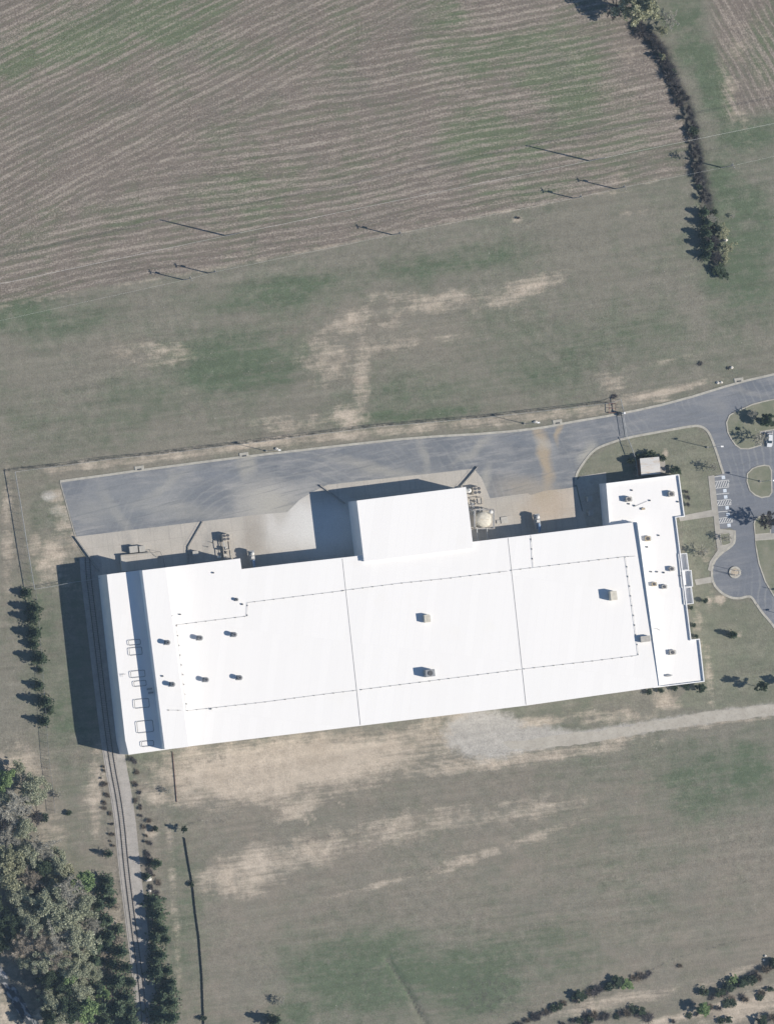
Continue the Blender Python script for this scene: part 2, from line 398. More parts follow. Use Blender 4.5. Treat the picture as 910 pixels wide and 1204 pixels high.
# ------------------------------------------------------------------ GROUND
def build_ground():
    def axis(lo, hi, step, far):
        core = list(np.arange(lo, hi+step, step)); d = step; out = []; x = core[-1]
        while x < far: d *= 1.35; x += d; out.append(x)
        d = step; x = core[0]; out2 = []
        while x > -far: d *= 1.35; x -= d; out2.append(x)
        return np.array(out2[::-1] + core + out)
    xs = axis(-146, 146, .85, 9000); ys = axis(-190, 190, .85, 9000)
    X, Y = np.meshgrid(xs, ys); px = X/S+455; py = 602-Y/S
    Z = np.zeros_like(X)
    nx, ny = len(xs), len(ys)
    sm = lambda e0, e1, x: (lambda u: u*u*(3-2*u))(np.clip((x-e0)/(e1-e0), 0, 1))
    def blobs(lst):
        out = np.zeros_like(px)
        for b in lst:
            cx, cy, rx, ry, rot, k = b
            a = math.radians(rot); dx = px-cx; dy = py-cy
            u = (dx*math.cos(a)+dy*math.sin(a))/rx; w = (-dx*math.sin(a)+dy*math.cos(a))/ry
            out = np.maximum(out, k*np.exp(-(u*u+w*w)**1.3*.8))
        return out
    def line(pts, w, k=1.0):
        out = np.zeros_like(px)
        for (x0,y0),(x1,y1) in zip(pts, pts[1:]):
            dx, dy = x1-x0, y1-y0; tt = np.clip(((px-x0)*dx+(py-y0)*dy)/(dx*dx+dy*dy), 0, 1)
            d = np.hypot(px-x0-tt*dx, py-y0-tt*dy); out = np.maximum(out, k*np.exp(-(d/w)**2))
        return out
    def inside(poly, soft=0):
        r = np.zeros(px.shape, bool); n = len(poly)
        for i in range(n):
            x0,y0 = poly[i]; x1,y1 = poly[(i+1)%n]
            c = ((y0>py)!=(y1>py)) & (px < (x1-x0)*(py-y0)/((y1-y0) if y1!=y0 else 1e-9)+x0)
            r ^= c
        return r.astype(float)
    green = blobs([(285,425,70,34,0,1.15),(120,38,130,30,-18,1.1),(185,28,50,26,-15,1.2),(110,62,60,14,-20,.55),(660,95,50,60,0,1.0),(575,165,60,34,0,.9),(590,60,60,24,-10,.8),
        (560,60,90,30,-10,.4),(835,95,15,52,-18,1.3),(812,55,22,30,-15,.9),(800,20,24,24,0,.9),(850,235,22,70,0,.9),(885,160,50,22,-10,.8),(40,372,90,20,0,.8),(330,345,90,18,-8,.8),(520,310,90,14,-9,.7),
        (870,300,40,90,0,.9),(450,1145,105,50,0,.95),(560,1155,60,42,0,1.2),(380,1165,60,40,0,.5),(885,905,30,40,0,1.0),(830,920,60,40,0,.7),(700,1000,90,40,0,.3),
        (215,1100,28,110,0,.55),(90,920,30,90,0,.5),(50,740,22,90,0,.45),(75,840,24,80,0,.45),(500,460,110,25,-6,.45),(700,400,120,40,0,.4),(620,440,70,20,0,.4),
        (140,480,120,30,-5,.3),(345,1190,30,18,0,.9),(640,1120,110,40,-10,.45),(720,165,40,60,0,.35),(900,60,30,40,0,.3),(520,20,40,20,0,.5),(410,60,30,60,0,.3),
        (270,230,160,30,-12,.35),(170,870,18,60,0,.5),(155,920,10,25,0,.6),(660,215,110,14,-12,.5),(480,488,90,8,-5,1.0),(730,1020,120,40,-8,.35),(430,500,40,12,0,.4),(60,600,26,26,0,.5),(700,910,60,22,-5,.3),(300,160,60,50,0,.25),(760,1060,100,30,-10,.3),(240,60,60,30,0,.4)])
    tan = blobs([(172,417,48,15,0,.42),(198,413,22,10,0,.5),(410,378,38,14,-20,.6),(450,365,24,20,0,.45),(520,355,46,12,-8,.6),(608,343,52,11,-22,.72),(475,352,40,10,0,.4),
        (385,425,34,30,0,.45),(425,440,10,60,0,.65),(410,490,20,12,0,.9),(480,402,60,8,-8,.4),(350,495,60,12,-8,.4),(300,522,58,5,-9,1.0),(400,512,40,6,-8,.8),
        (770,463,44,4,-14,1.1),(800,457,30,4,-14,1.2),(740,470,30,8,-14,.7),(722,448,14,14,0,.4),(60,655,17,26,0,.85),(42,640,10,14,0,.8),(90,640,12,14,0,.8),(75,610,16,20,0,.6),
        (68,583,10,7,0,1.0),(10,620,7,70,0,.55),(60,690,30,8,0,.4),(28,905,40,30,30,.5),(60,975,18,40,-10,.35),(113,930,9,52,4,.7),(100,960,8,40,0,.3),(185,938,16,8,0,.8),(178,975,6,10,0,.6),
        (330,903,130,32,-7,1.5),(240,905,40,28,0,1.2),(420,885,90,18,-8,1.1),(290,930,60,12,-5,1.0),(470,872,110,16,-8,.75),(540,855,34,26,0,.9),(420,895,90,24,-8,.85),(620,892,130,7,-8,.8),(680,885,50,6,-6,.5),
        (352,950,30,12,-30,.8),(290,1025,52,24,-15,.95),(350,1004,80,18,-14,.65),(480,972,110,18,-10,.5),(600,955,90,14,-10,.4),(540,1014,40,7,-18,.65),(575,1004,14,5,-18,.8),(640,980,50,6,-20,.55),
        (440,1042,44,4,-14,.6),(520,1025,20,4,-14,.6),(630,850,38,7,-8,.8),(720,842,50,10,0,.5),(785,823,16,10,0,.8),(833,790,5,40,-4,.5),(835,700,6,30,0,.3),(830,655,6,10,0,.4),
        (865,120,12,50,-18,.3),(880,60,30,60,-25,.22),(750,250,20,14,0,.3),(730,220,20,18,0,.35),(650,60,60,40,0,.12),(730,90,30,50,0,.2),
        (890,1180,60,14,-20,1.0),(800,1196,90,6,-14,.8),(720,1178,70,8,-12,.7),(850,1150,40,6,-20,.4),(90,1120,60,60,0,.25),(205,1060,5,120,-4,.35),(192,1160,6,60,-4,.3),(45,1195,20,14,0,.6),(0,1190,20,30,0,.7),
        (845,705,7,5,0,.9),(833,706,3,3,0,1.2),(868,747,5,4,0,.9),(826,651,3,3,0,1.0),(782,533,4,5,0,1.3),(610,258,6,4,0,.7),(128,1085,25,60,0,.35),(185,1120,10,60,0,.35),(820,745,6,40,0,.4),(770,470,20,3,0,.6)])
    # verge between boundary fence and yard kerb
    vg = [(60,553),(150,541),(300,522),(360,515),(450,506),(560,497),(640,489),(725,478)]
    tan = np.maximum(tan, line(vg, 7, .62))
    tan = np.maximum(tan, line([(700,871),(800,852),(910,836),(960,828)], 9, .6))
    tan = np.maximum(tan, line([(700,440),(780,425),(910,400)], 4, .22))          # faint farm track
    tan = np.maximum(tan, line([(0,362),(300,307),(640,240),(773,212)], 2.2, .35))
    tan = np.maximum(tan, line([(145,780),(150,900)], 4, .3))
    for q_ in ([(330,925),(352,950),(362,968)],[(338,922),(360,950),(372,964)],[(380,930),(405,948)],[(270,930),(292,948)],[(545,850),(556,880),(540,892)],[(470,905),(560,890),(640,880)],[(475,909),(565,894),(645,884)],[(430,440),(428,480),(404,496)]):
        tan = np.maximum(tan, line(q_, 1.5, .75))
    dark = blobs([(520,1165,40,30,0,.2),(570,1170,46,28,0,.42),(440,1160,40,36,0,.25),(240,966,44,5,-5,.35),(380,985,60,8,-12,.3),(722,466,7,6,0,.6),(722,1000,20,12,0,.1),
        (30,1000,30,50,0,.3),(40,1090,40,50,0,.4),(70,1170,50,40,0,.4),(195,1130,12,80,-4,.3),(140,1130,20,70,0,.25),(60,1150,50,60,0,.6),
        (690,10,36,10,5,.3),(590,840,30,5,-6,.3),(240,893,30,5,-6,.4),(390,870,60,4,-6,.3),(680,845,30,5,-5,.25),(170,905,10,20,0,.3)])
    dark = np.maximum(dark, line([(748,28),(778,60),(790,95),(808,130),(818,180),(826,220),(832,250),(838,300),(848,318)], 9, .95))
    dark = np.maximum(dark, line([(5,552),(82,545),(132,538),(181,533),(231,527),(300,519),(356,511),(442,500),(562,490),(640,481),(716,472)], 1.8, .8))  # weeds plus the long fence's shadow, painted into the ground
    dark = np.maximum(dark, line([(5,553),(12,610),(26,692)], 2.0, .45))  # cast shadow of the left fence, with weeds, put into ground colour
    dark = np.maximum(dark, line([(118,905),(128,985),(138,1020),(150,1120)], 2.2, .55))
    dark = np.maximum(dark, line([(158,905),(166,960),(172,1010),(182,1100)], 2.6, .55))
    dark = np.maximum(dark, line([(605,1206),(655,1186)], 4, .7))
    dark = np.maximum(dark, line([(660,1206),(715,1195),(760,1192)], 4, .7))
    dark = np.maximum(dark, line([(745,1150),(790,1128),(850,1110),(915,1097)], 1.2, .55))
    dark = np.maximum(dark, line([(455,1128),(480,1165),(500,1204)], 1.6, .75))
    dark = np.maximum(dark, line([(0,1140),(24,1180),(44,1210)], 16, .55))
    pale = blobs([(58,583,9,6,0,.9),(66,600,9,8,0,.45),(76,605,8,14,0,.35),(58,615,8,10,0,.3)])
    warm = np.clip(sm(860, 940, py) + blobs([(430,390,120,40,0,.8),(170,415,60,20,0,.6),(10,640,30,120,0,.8),(60,900,60,70,0,.6),(250,535,300,14,-8,.6),(720,60,80,50,0,.5)]) - blobs([(470,1150,150,60,0,.9),(860,920,60,50,0,.8)]), 0, 1)
    grav = blobs([(572,864,44,26,0,1.4),(610,870,56,14,-6,1.3),(640,868,50,10,-6,.9),(550,850,14,26,0,.7)])
    grav = np.maximum(grav, line([(600,875),(654,869),(702,864),(768,853),(850,841),(910,834),(1000,818)], 7.5, 1.1))
    # the tilled field
    lower = np.interp(px, [-2000,0,300,640,773,806,860,2000],[700,358,307,240.5,211,205,190,-20])
    ditch = np.interp(py, [-500,28,60,95,130,180,220],[740,748,778,790,808,818,826])
    west = sm(-3, 3, lower-py)*sm(8, -2, px-ditch)
    east = sm(6, 16, px-ditch)*sm(-8, 8, np.interp(px,[800,850,910,2000],[150,142,128,-50])-py)*sm(10,30,px-(815+.12*py))
    field = np.clip(west+east, 0, 1)
    zoneC = sm(0, 10, px-ditch)
    zoneB = sm(-40, 60, px*.57+py-285)
    lawn = inside([(675,560),(690,540),(735,515),(815,500),(837,518),(852,556),(835,560),(840,640),(834,680),(840,700),(870,708),(885,708),(915,745),(915,826),(830,835),(790,830),(820,800),(800,600),(790,550),(700,560)])
    # shallow relief: ditch and drain, gentle roll
    Z -= .9*line([(748,28),(778,60),(790,95),(808,130),(818,180),(826,220),(832,250),(838,300)], 6)
    Z -= .5*line([(455,1128),(480,1165),(500,1204)], 4)
    Z -= 1.2*line([(0,1140),(24,1180),(44,1210)], 14)
    nv = nx*ny
    co = np.empty((nv,3)); co[:,0] = X.ravel(); co[:,1] = Y.ravel(); co[:,2] = Z.ravel()
    ii = np.arange(nx-1)[None,:] + np.arange(ny-1)[:,None]*nx
    quads = np.stack([ii, ii+1, ii+1+nx, ii+nx], -1).reshape(-1,4)
    me = bpy.data.meshes.new('ground')
    me.vertices.add(nv); me.vertices.foreach_set('co', co.ravel())
    me.loops.add(quads.size); me.loops.foreach_set('vertex_index', quads.ravel().astype(np.int32))
    me.polygons.add(len(quads)); me.polygons.foreach_set('loop_start', np.arange(0, quads.size, 4, dtype=np.int32))
    try: me.polygons.foreach_set('loop_total', np.full(len(quads), 4, dtype=np.int32))
    except Exception: pass
    me.update(calc_edges=True); me.validate()
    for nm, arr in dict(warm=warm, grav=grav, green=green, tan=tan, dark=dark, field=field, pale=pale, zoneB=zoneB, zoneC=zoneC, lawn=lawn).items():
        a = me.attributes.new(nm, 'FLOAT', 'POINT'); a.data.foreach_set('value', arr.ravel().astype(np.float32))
    me.materials.append(M['ground'])
    o = link(bpy.data.objects.new('ground', me)); tag(o, kind='structure')
build_ground()

# ------------------------------------------------------------------ PAVING
AS = [(71,566),(90,563.3),(120,559.3),(164,553),(240,543),(300,535.5),(400,524),(487,514.5),(584,509),(640,502.6),(658,498.5),(735,485.5),(795,472),(868,449.5),(905,441),(960,428),
      (1000,420),(1000,800),(935,775),(910,737),(894.7,719.4),(888.8,710.4),(884,703),(879.8,700.7),(869,703.7),(859,703),(847,697),(838,686.5),(835.7,674.5),(838,661),(847,650.6),(858.5,643),
      (863.5,637),(863,623.7),(858,621),(846,622),(839.2,560),(850,557),(847.7,550.4),(842,532),(837,518),(833,509),(828,503.5),(822,501),(815,500.5),(776.5,507.4),(735,515),(715,521.5),(702,526.7),(694,533),(687.5,541.5),
      (681,551),(677,559),(676,572),(690,620),(560,645),(430,662),(290,675),(118,690),(90,630)]
struct('asphalt_yard', MB().prism(g2(AS), -.3, .03), 'asphalt', 'aged blue grey asphalt yard, drive and car park')
AP = [(89.5,631),(160,622.5),(238,613),(300,605.5),(338,602),(352,588),(368,578),(385,570),(420,566),(500,557.5),(557,551),(566,562),(576,586),(598,583),(620,580),(624,582),(640,577),(660,575),(677,572.5),(683,600),(708,620),(560,645),(430,660),(290,675),(119,690)]
struct('concrete_apron', MB().prism(g2(AP), -.3, .045), 'apron', 'stained pale concrete loading apron along the north wall')
struct('gravel_yard', MB().prism(g2([(677,566),(682,560),(712,555),(716,625),(690,622)]), -.3, .055), 'gravel', 'gravel strip beside the office wing')
# gravel road + pad
def rough(pts, amp, seed, n=6):
    q = []; r = random.Random(seed)
    for i, a in enumerate(pts):
        b = pts[(i+1) % len(pts)]
        k = max(1, int((b-a).length/2.0))
        for j in range(k):
            p = a.lerp(b, j/k); q.append(Vector((p.x+r.uniform(-amp,amp), p.y+r.uniform(-amp,amp), 0)))
    return q
GR = g2([(1000,812),(910,828.5),(840,836),(763.7,849),(702.7,859),(654,864.5),(620,870),(590,872),(600,880),(621,881),(682,875),(768,859),(850,848),(910,840.7),(1000,826)])
struct('gravel_road', MB().prism(rough(GR, .35, 3), -.3, .02), 'gravel', 'pale gravel road widening to a pad behind the warehouse')
# creek bed
struct('creek', MB().prism(rough(g2([(-30,1110),(-4,1128),(10,1146),(24,1168),(38,1190),(60,1225),(30,1230),(14,1196),(4,1176),(-30,1150)]), .8, 5), -1.3, -.95), 'creek', 'dark creek with pale rocks beneath the trees')
# ballast and track
TR = [(103,655),(104.5,680),(108,706),(118,790),(129.7,886.6),(142.5,952),(148.4,1017),(153,1054.4),(157.7,1091.6),(161.4,1119.5),(167,1166),(169.8,1203),(173,1240)]
trk = smooth_line(g2(TR), 2)
mb = MB(); ribbon(mb, [p+Vector((1.1,0,0)) for p in trk], 7.6, -.2, .05); ribbon(mb, trk, 4.4, -.2, .12); struct('track_ballast', mb, 'ballast', 'pale ballast bed of the railway siding')
rw = thing('railway_track', 'single railway siding running down from the west wall of the warehouse', 'railway track', G(132,886))
off = G(132,886)
def along(pts, step):
    out = []; acc = 0; nxt = 0
    for a, b in zip(pts, pts[1:]):
        L = (b-a).length
        while nxt <= acc+L:
            out.append((a.lerp(b, (nxt-acc)/L), (b-a).normalized())); nxt += step
        acc += L
    return out
mb = MB()
for p, d in along(trk, .62): mb.box(Vector((p.x,p.y,.10))-off, (.24,2.5,.14), math.atan2(d.y,d.x))
o = mb.build('sleepers', 'tie', rw); tag(o, kind='stuff')
for s_ in (-1, 1):
    mb = MB(); q = []
    for i, p in enumerate(trk):
        a, c = trk[max(0,i-1)], trk[min(len(trk)-1,i+1)]; d = (c-a).normalized()
        q.append(p + Vector((-d.y,d.x,0))*s_*.78 - off)
    ribbon(mb, q, .13, .15, .32); mb.build('rail', 'rail_steel', rw)

# islands and kerbs
def island(name, pts, mat, label, z=.12, kerb=.45):
    pts = g2(pts)
    o = struct(name, MB().prism(pts, -.2, z), mat, label)
    k = MB(); ribbon(k, pts, kerb, -.1, z+.05, True); struct('kerb', k, 'kerb', None, o)
    return o
M['lawn'] = None
t = NT('mown_lawn'); v = t.coord()
c = t.mix(t.ramp(t.noise(v, .22, 5, .65), .35, .65), (.140,.156,.108), (.205,.202,.155))
c = t.mix(t.ramp(t.noise(v, .5, 4, .7), .55, .75, 0, .5), c, (.25,.23,.18))
t.bump(t.noise(v, 2.6, 4, .7), .5, .12)
M['lawn'] = t.done(c, .95)
island('grass_island', [(1000,452),(909.7,469.5),(897,472),(884,475.5),(874,480),(865,483.5),(857,488.5),(853.5,497),(855,508),(859,516),(864,523),(870,527.5),(880,527.5),(894,523.5),(893,507.5),(910,505),(1000,497)], 'lawn', 'grass island by the drive')
island('grass_island', [(884,551),(890,548.5),(898,547),(903.7,548),(906.2,553.5),(906.7,579),(903.7,583.5),(894.7,585),(887,582),(881,576.6),(877.6,566),(878,557)], 'lawn', 'rounded grass island in the middle of the drive')
island('grass_island', [(886,616),(887,612),(890,608.5),(896,606.4),(905,605.5),(905,627),(887,628.5)], 'lawn', 'small grass island with the bare tree')
o = struct('pavement', MB().prism(g2([(886.5,628.5),(1000,621),(1000,627),(887,634.5)]), -.2, .14), 'walk', 'narrow concrete walk between islands')
island('grass_verge', [(887,635),(1000,627.5),(1000,780),(960,745),(930,722),(909.7,701.4),(899,683.5),(891.7,662.6),(888.5,645)], 'lawn', 'grass verge right of the drive')
# walks around the office
walks = [[(832,560),(839,558.5),(846,622),(863,623.5),(864,637),(859,643.5),(847,651),(838,661),(835.5,672),(831.5,670),(834,660),(843,647),(840.5,630),(838.5,607),(799,613),(797,607),(836,599.5)],
         [(816,681.5),(835.4,678),(836,685),(818,688)]]
for w_ in walks: struct('pavement', MB().prism(g2(w_), -.2, .10), 'walk', 'concrete walk beside the office wing')
island('grass_island', [(846,628),(857,626.5),(858.3,638.5),(852,641),(848,641)], 'lawn', 'tiny grass square framed by walks', .15, .3)
k = MB()
kl = [AS[0:16], [(888.8,711),(884,703),(879.8,700.7),(869,703.7),(859,703),(847,697),(838,686.5),(835.7,674.5),(838,661),(847,650.6),(858.5,643),(863.5,637),(863,623.7)],
      [(850,557),(847.7,550.4),(842,532),(837,518),(833,509),(828,503.5),(822,501),(815,500.5),(776.5,507.4),(735,515),(715,521.5),(702,526.7),(694,533),(687.5,541.5),(681,551),(677,559),(676,570)],
      [(960,800),(935,775),(910,737),(894.7,719.4),(888.8,710.4)]]
for j, l in enumerate(kl): ribbon(k, smooth_line(g2(l), 1), .8, -.1, .13)
k2 = MB(); ribbon(k2, g2([(88.6,630),(71,566)]), .4, -.1, .10)
struct('kerb', k, 'kerb', 'pale concrete kerb round yard and drive'); struct('kerb', k2, 'kerb_low', 'low kerb at the yard end')
# drain inlets set into the kerb
for px_, py_, lab in [(164,551.2,'concrete drain inlet in the yard kerb, farthest left one'),(287,535.4,'concrete drain inlet in the yard kerb above the truck dock'),(655,496.8,'concrete drain inlet in the kerb where the tan streak starts'),(868,447.6,'concrete drain inlet in the kerb near the upper grass island')]:
    t_ = thing('drain_inlet', lab, 'drain inlet', G(px_,py_), R(8), 'kerb drain inlets')
    MB().box((0,.3,.08), (3.4,1.5,.22), 0, .9).build('hood', 'kerb', t_); MB().box((0,-.2,.16), (1.6,.5,.10)).build('grate', 'dark_metal', t_)
# circle
t_ = thing('planter_ring', 'round stone planter ring in the middle of the turning circle', 'planter', G(863.3,673))
mb = MB(); ribbon(mb, [Vector((1.75*math.cos(a), 1.75*math.sin(a), 0)) for a in np.linspace(0, 2*math.pi, 25)[:-1]], .7, 0, .35, True); mb.build('rim', 'kerb', t_)
MB().lathe((0,0,0), [(1.4,.05),(1.35,.25),(.3,.3)], 20).build('soil', 'mulch', t_)

# parking marks
pm = struct('parking_markings', MB().box((0,0,0),(.01,.01,.001)), 'paint_line', 'white painted lines of the accessible parking bays')
pm.location = G(848,590,.034)
o0 = G(848,590)
def strip(mb, a, b, w):
    a = G(*a)-o0; b = G(*b)-o0; d = (b-a).normalized(); n_ = Vector((-d.y,d.x,0))*w/2
    mb.add([a-n_, b-n_, b+n_, a+n_], [(0,1,2,3)])
mb = MB()
for (x0, x1, y0, y1) in [(840.0,856.0,565.0,573.6),(842.4,858.6,587.6,594.2),(844.7,860.6,608.4,614.8)]:
    strip(mb, (x0,y0+1),(x1,y0-.6),.16); strip(mb, (x0,y1+.6),(x1,y1-.8),.16); strip(mb,(x1,y0-.6),(x1+.2,y1-.8),.16)
    for i in range(6):
        xa = x0+ (x1-x0)*i/6+.3; strip(mb, (xa,y1), (xa+3.0,y0+.5), .2)
for (x0,x1,y) in [(839.6,856.8,580.6),(842,859.8,601.4),(839,850,560)]: strip(mb, (x0,y+.8),(x1,y-.8), .18)
mb.build('bay_line', 'paint_line', pm)
for i, (x, y) in enumerate([(849.9,561.4),(851.7,576.9),(852.6,584.3),(854.4,597),(855.4,604.9),(856.6,617.6)]):
    c_ = G(x,y)-o0
    sq = MB().box((c_.x,c_.y,.003),(1.15,1.15,.004), R(7)).build('accessible_symbol', 'paint_blue', pm)
    mb = MB(); T = lambda u, w: (c_.x+u, c_.y+w, .011)
    # wheelchair figure: head, body, wheel
    mb.lathe(T(-.12,.4), [(.1,0),(.09,.003)], 10)
    mb.beam(T(-.12,.3), T(-.08,-.05), .11, .005); mb.beam(T(-.1,.12), T(.14,.12), .08, .005); mb.beam(T(-.08,-.02), T(.2,-.04), .1, .005); mb.beam(T(.2,-.02), T(.3,-.36), .1, .005)
    for a in range(3, 15):
        a0 = a*2*math.pi/16+.6; a1 = a0+2*math.pi/16
        mb.beam(T(-.02+.27*math.cos(a0),-.18+.27*math.sin(a0)), T(-.02+.27*math.cos(a1),-.18+.27*math.sin(a1)), .08, .005)
    mb.build('wheelchair_figure', 'paint_line', sq)
mb = MB()
for y in (509,): pass
for x in (899.3, 907.8): strip(mb, (x,507),(x-.3,524),.12)
mb.build('bay_line', 'paint_line', pm)

# ------------------------------------------------------------------ FACTORY BUILDING
B0 = G(440,760)
bld = thing('warehouse', 'huge white roofed warehouse with taller west bay and a lower office wing', 'warehouse', B0)
def rel(p): return Vector((p.x-B0.x, p.y-B0.y, 0))
def section(img, h, slab=.14, over=.12, hts=None):
    hh = hts or [h]*len(img)
    pts = [rel(P(x, y, z)) for (x, y), z in zip(img, hh)]
    MB().prism(pts, -.2, [z-slab for z in hh]).build('wall', 'wall_white', bld)
    big = offset_poly(pts, -over)
    return MB().prism(big, [z-slab+.004 for z in hh], hh).build('roof', 'roof', bld), pts
def hall_h(y_img, x_img):                      # hall roof falls to the north
    yn = 693-.122*x_img+.0; yy = (y_img-yn)/215
    return 8.3+ .75*max(0, min(1, yy))
hall = [(186,668.8),(282.3,657),(284,669.6),(340,663),(412,655),(470,648),(555,637.5),(650,626),(748,614),(775,807),(700,817.5),(620,829),(424,853),(216,878)]
hh = [hall_h(y,x) for x,y in hall]
roof_h, hall_pts = section(hall, 8.3, hts=hh)
section([(168,671),(195,667.7),(221.8,877.6),(194.5,881)], 13.9)
section([(126.5,676),(131,675.2),(178,669.3),(204,879.8),(152,887),(148,870)], 10.4)
section([(420,589),(547.3,573),(556,644),(428.5,660)], 9.6)
# parapet on the east edge of the hall
def parapet(pa, pb, h0a, h0b, top, th=.12):
    a = rel(P(*pa, h0a)); b = rel(P(*pb, h0b)); d = (b-a).normalized(); n_ = Vector((d.y,-d.x,0))
    for s2 in (1,): pass
    q = [a, b, b+n_*-th, a+n_*-th] if n_.x > 0 else [a, b, b+n_*th, a+n_*th]
    MB().prism(q, [h0a-.1,h0b-.1,h0b-.1,h0a-.1], top).build('parapet', 'white_paint', bld)
parapet((748,614.2),(774.8,806.5), 8.3, 9.0, 9.25)
def wing(img, roof_z, top_z, th=.3):
    pts = [rel(P(x, y, top_z)) for x, y in img]
    inn = offset_poly(pts, th)
    MB().prism(pts, -.2, roof_z-.1).build('wall', 'wall_white', bld)
    MB().prism(inn, roof_z-.096, roof_z).build('roof', 'roof', bld)
    n = len(pts); vs = []; fs = []
    for p, q in zip(pts, inn): vs += [(p.x,p.y,roof_z-.1),(p.x,p.y,top_z),(q.x,q.y,top_z),(q.x,q.y,roof_z-.1)]
    for i in range(n):
        a = i*4; b = ((i+1)%n)*4
        fs += [(a,b,b+1,a+1),(a+1,b+1,b+2,a+2),(a+2,b+2,b+3,a+3)]
    MB().add(vs, fs).build('parapet', 'white_paint', bld)
wing([(712.3,568.3),(798,557.6),(804.8,607.3),(794.5,608.6),(812.4,752),(822.3,751),(828,801.5),(768,808.8),(742,630),(717.5,632)], 6.15, 6.75)
for q in ([(797,651.2),(807.3,650.3),(809.8,670.2),(799,671)], [(799,671.3),(812.6,670.2),(814.4,689.6),(801,691)], [(802,691.3),(812.9,690),(815.2,709.6),(804,711)]):
    wing([(x,y) for x,y in q], 5.35, 6.6, .22)
# facade openings seen only from the side
def wall_quad(a, b, u0, u1, z0, z1, out, name, mat, th=.06, parent=bld):
    d = (b-a); L = d.length; d.normalize(); n_ = Vector((d.y,-d.x,0))*out
    p = a+d*(u0*L); q = a+d*(u1*L); m = (p+q)/2+n_*th/2
    return MB().box((m.x,m.y,(z0+z1)/2), ((q-p).length, th, z1-z0), math.atan2(d.y,d.x)).build(name, mat, parent)
eA = rel(P(804.8,607.5,6.75)); a_ = rel(P(794.5,608.6,6.75)); b_ = rel(P(812.4,752,6.75))
for i in range(11):
    if i in (4,5,6,7): continue
    f = wall_quad(a_, b_, .03+i*.088, .075+i*.088, 1.0, 2.8, -1, 'window', 'white_paint'); d=(b_-a_).normalized()
    wall_quad(a_, b_, .035+i*.088, .07+i*.088, 1.1, 2.7, -1, 'pane', 'glass', .09, bld)
wA = rel(P(126.5,676,10.5)); wB = rel(P(152,887,10.5))
for u in (.18,.40,.67,.93): wall_quad(wA, wB, u, u+.022, 4.0, 7.2, 1, 'louvre', 'unit_grey')
# dock doors on the north wall
nA = rel(P(284,669.6,8.3)); nB = rel(P(420,654,8.3))
for i in range(6): wall_quad(nA, nB, .06+i*.155, .06+i*.155+.075, 1.2, 4.3, -1, 'dock_door', 'unit_grey')
nC = rel(P(206,666.4,8.3)); nD = rel(P(280,657.3,8.3))
for i in range(3): wall_quad(nC, nD, .1+i*.3, .1+i*.3+.14, 1.2, 4.3, -1, 'dock_door', 'unit_grey')
oA = rel(P(712.3,568.3,6.75)); oB = rel(P(717.5,612,6.75)); wall_quad(oA, oB, .88, .96, 0.1, 2.4, 1, 'door', 'dark_metal')
# expansion joints
def joint(p0, p1, h0, h1, w=.15):
    a = rel(P(*p0, h0)); b = rel(P(*p1, h1)); a.z = h0+.04; b.z = h1+.04
    MB().beam(a, b, w, .06).build('expansion_joint', 'joint', bld)
joint((402.5,657),(423.8,852.4), 8.32, 9.03); joint((597,632.5),(618.2,828.5), 8.32, 9.03)
joint((623.5,629.5),(624.5,637), 8.32, 8.34, .12)

# ------------------------------------------------------------------ ROOF PIPES
def hz(x, y):
    if x < 194+ (y-666)*.125: return 13.9
    return hall_h(y, x)
def pipe_run(pts, label, ns=None):
    w = [P(x, y, hz(x,y)+.25) for x, y in pts]
    t_ = thing('roof_pipe', label, 'roof pipe', w[0], 0, 'pipes running over the warehouse roof')
    mb = MB()
    for a, b in zip(w, w[1:]): mb.tube(a-w[0], b-w[0], .05, n=5)
    mb.build('pipe', 'pipe', t_)
    for p, d in along([Vector((q.x,q.y,q.z)) for q in w], 3.45):
        r = p-w[0]; MB().box((r.x+rnd.uniform(-.1,.1), r.y, r.z-.12), (rnd.uniform(.25,.55),.26,.24), math.atan2(d.y,d.x)).build('support_block', 'pipe_block', t_)
pipe_run([(208.5,734.8),(290.5,724.6)], 'thin roof pipe along the top of the six round vents')
pipe_run([(291,723.5),(291.5,708.7),(403,694.8)], 'thin roof pipe stepping up right of the vents to the first roof joint')
pipe_run([(404,694.4),(470,686),(528,680),(597,671.6)], 'thin roof pipe across the upper middle roof between the two roof joints')
pipe_run([(600.6,670.7),(640,666),(734.7,654.6),(747,654)], 'thin roof pipe across the upper right roof')
pipe_run([(208.5,736),(220.5,835.4)], 'thin roof pipe running down between the vents at the left')
pipe_run([(198.5,835),(214,835.3)], 'very short thin roof pipe at the far lower left of the roof')
pipe_run([(220.8,835.8),(310,825.8),(380,816.6),(421,811.6)], 'thin roof pipe along the lower left roof')
pipe_run([(425,811),(520,799),(614,787)], 'thin roof pipe along the lower middle roof')
pipe_run([(616.5,786.6),(700,777),(750.3,770.6)], 'thin roof pipe along the lower right roof')
pipe_run([(735,655),(743,712),(750.4,770)], 'thin roof pipe running down the right side of the roof')
pipe_run([(624.5,634),(627,667)], 'short thin pipe down from the roof edge by the second joint')

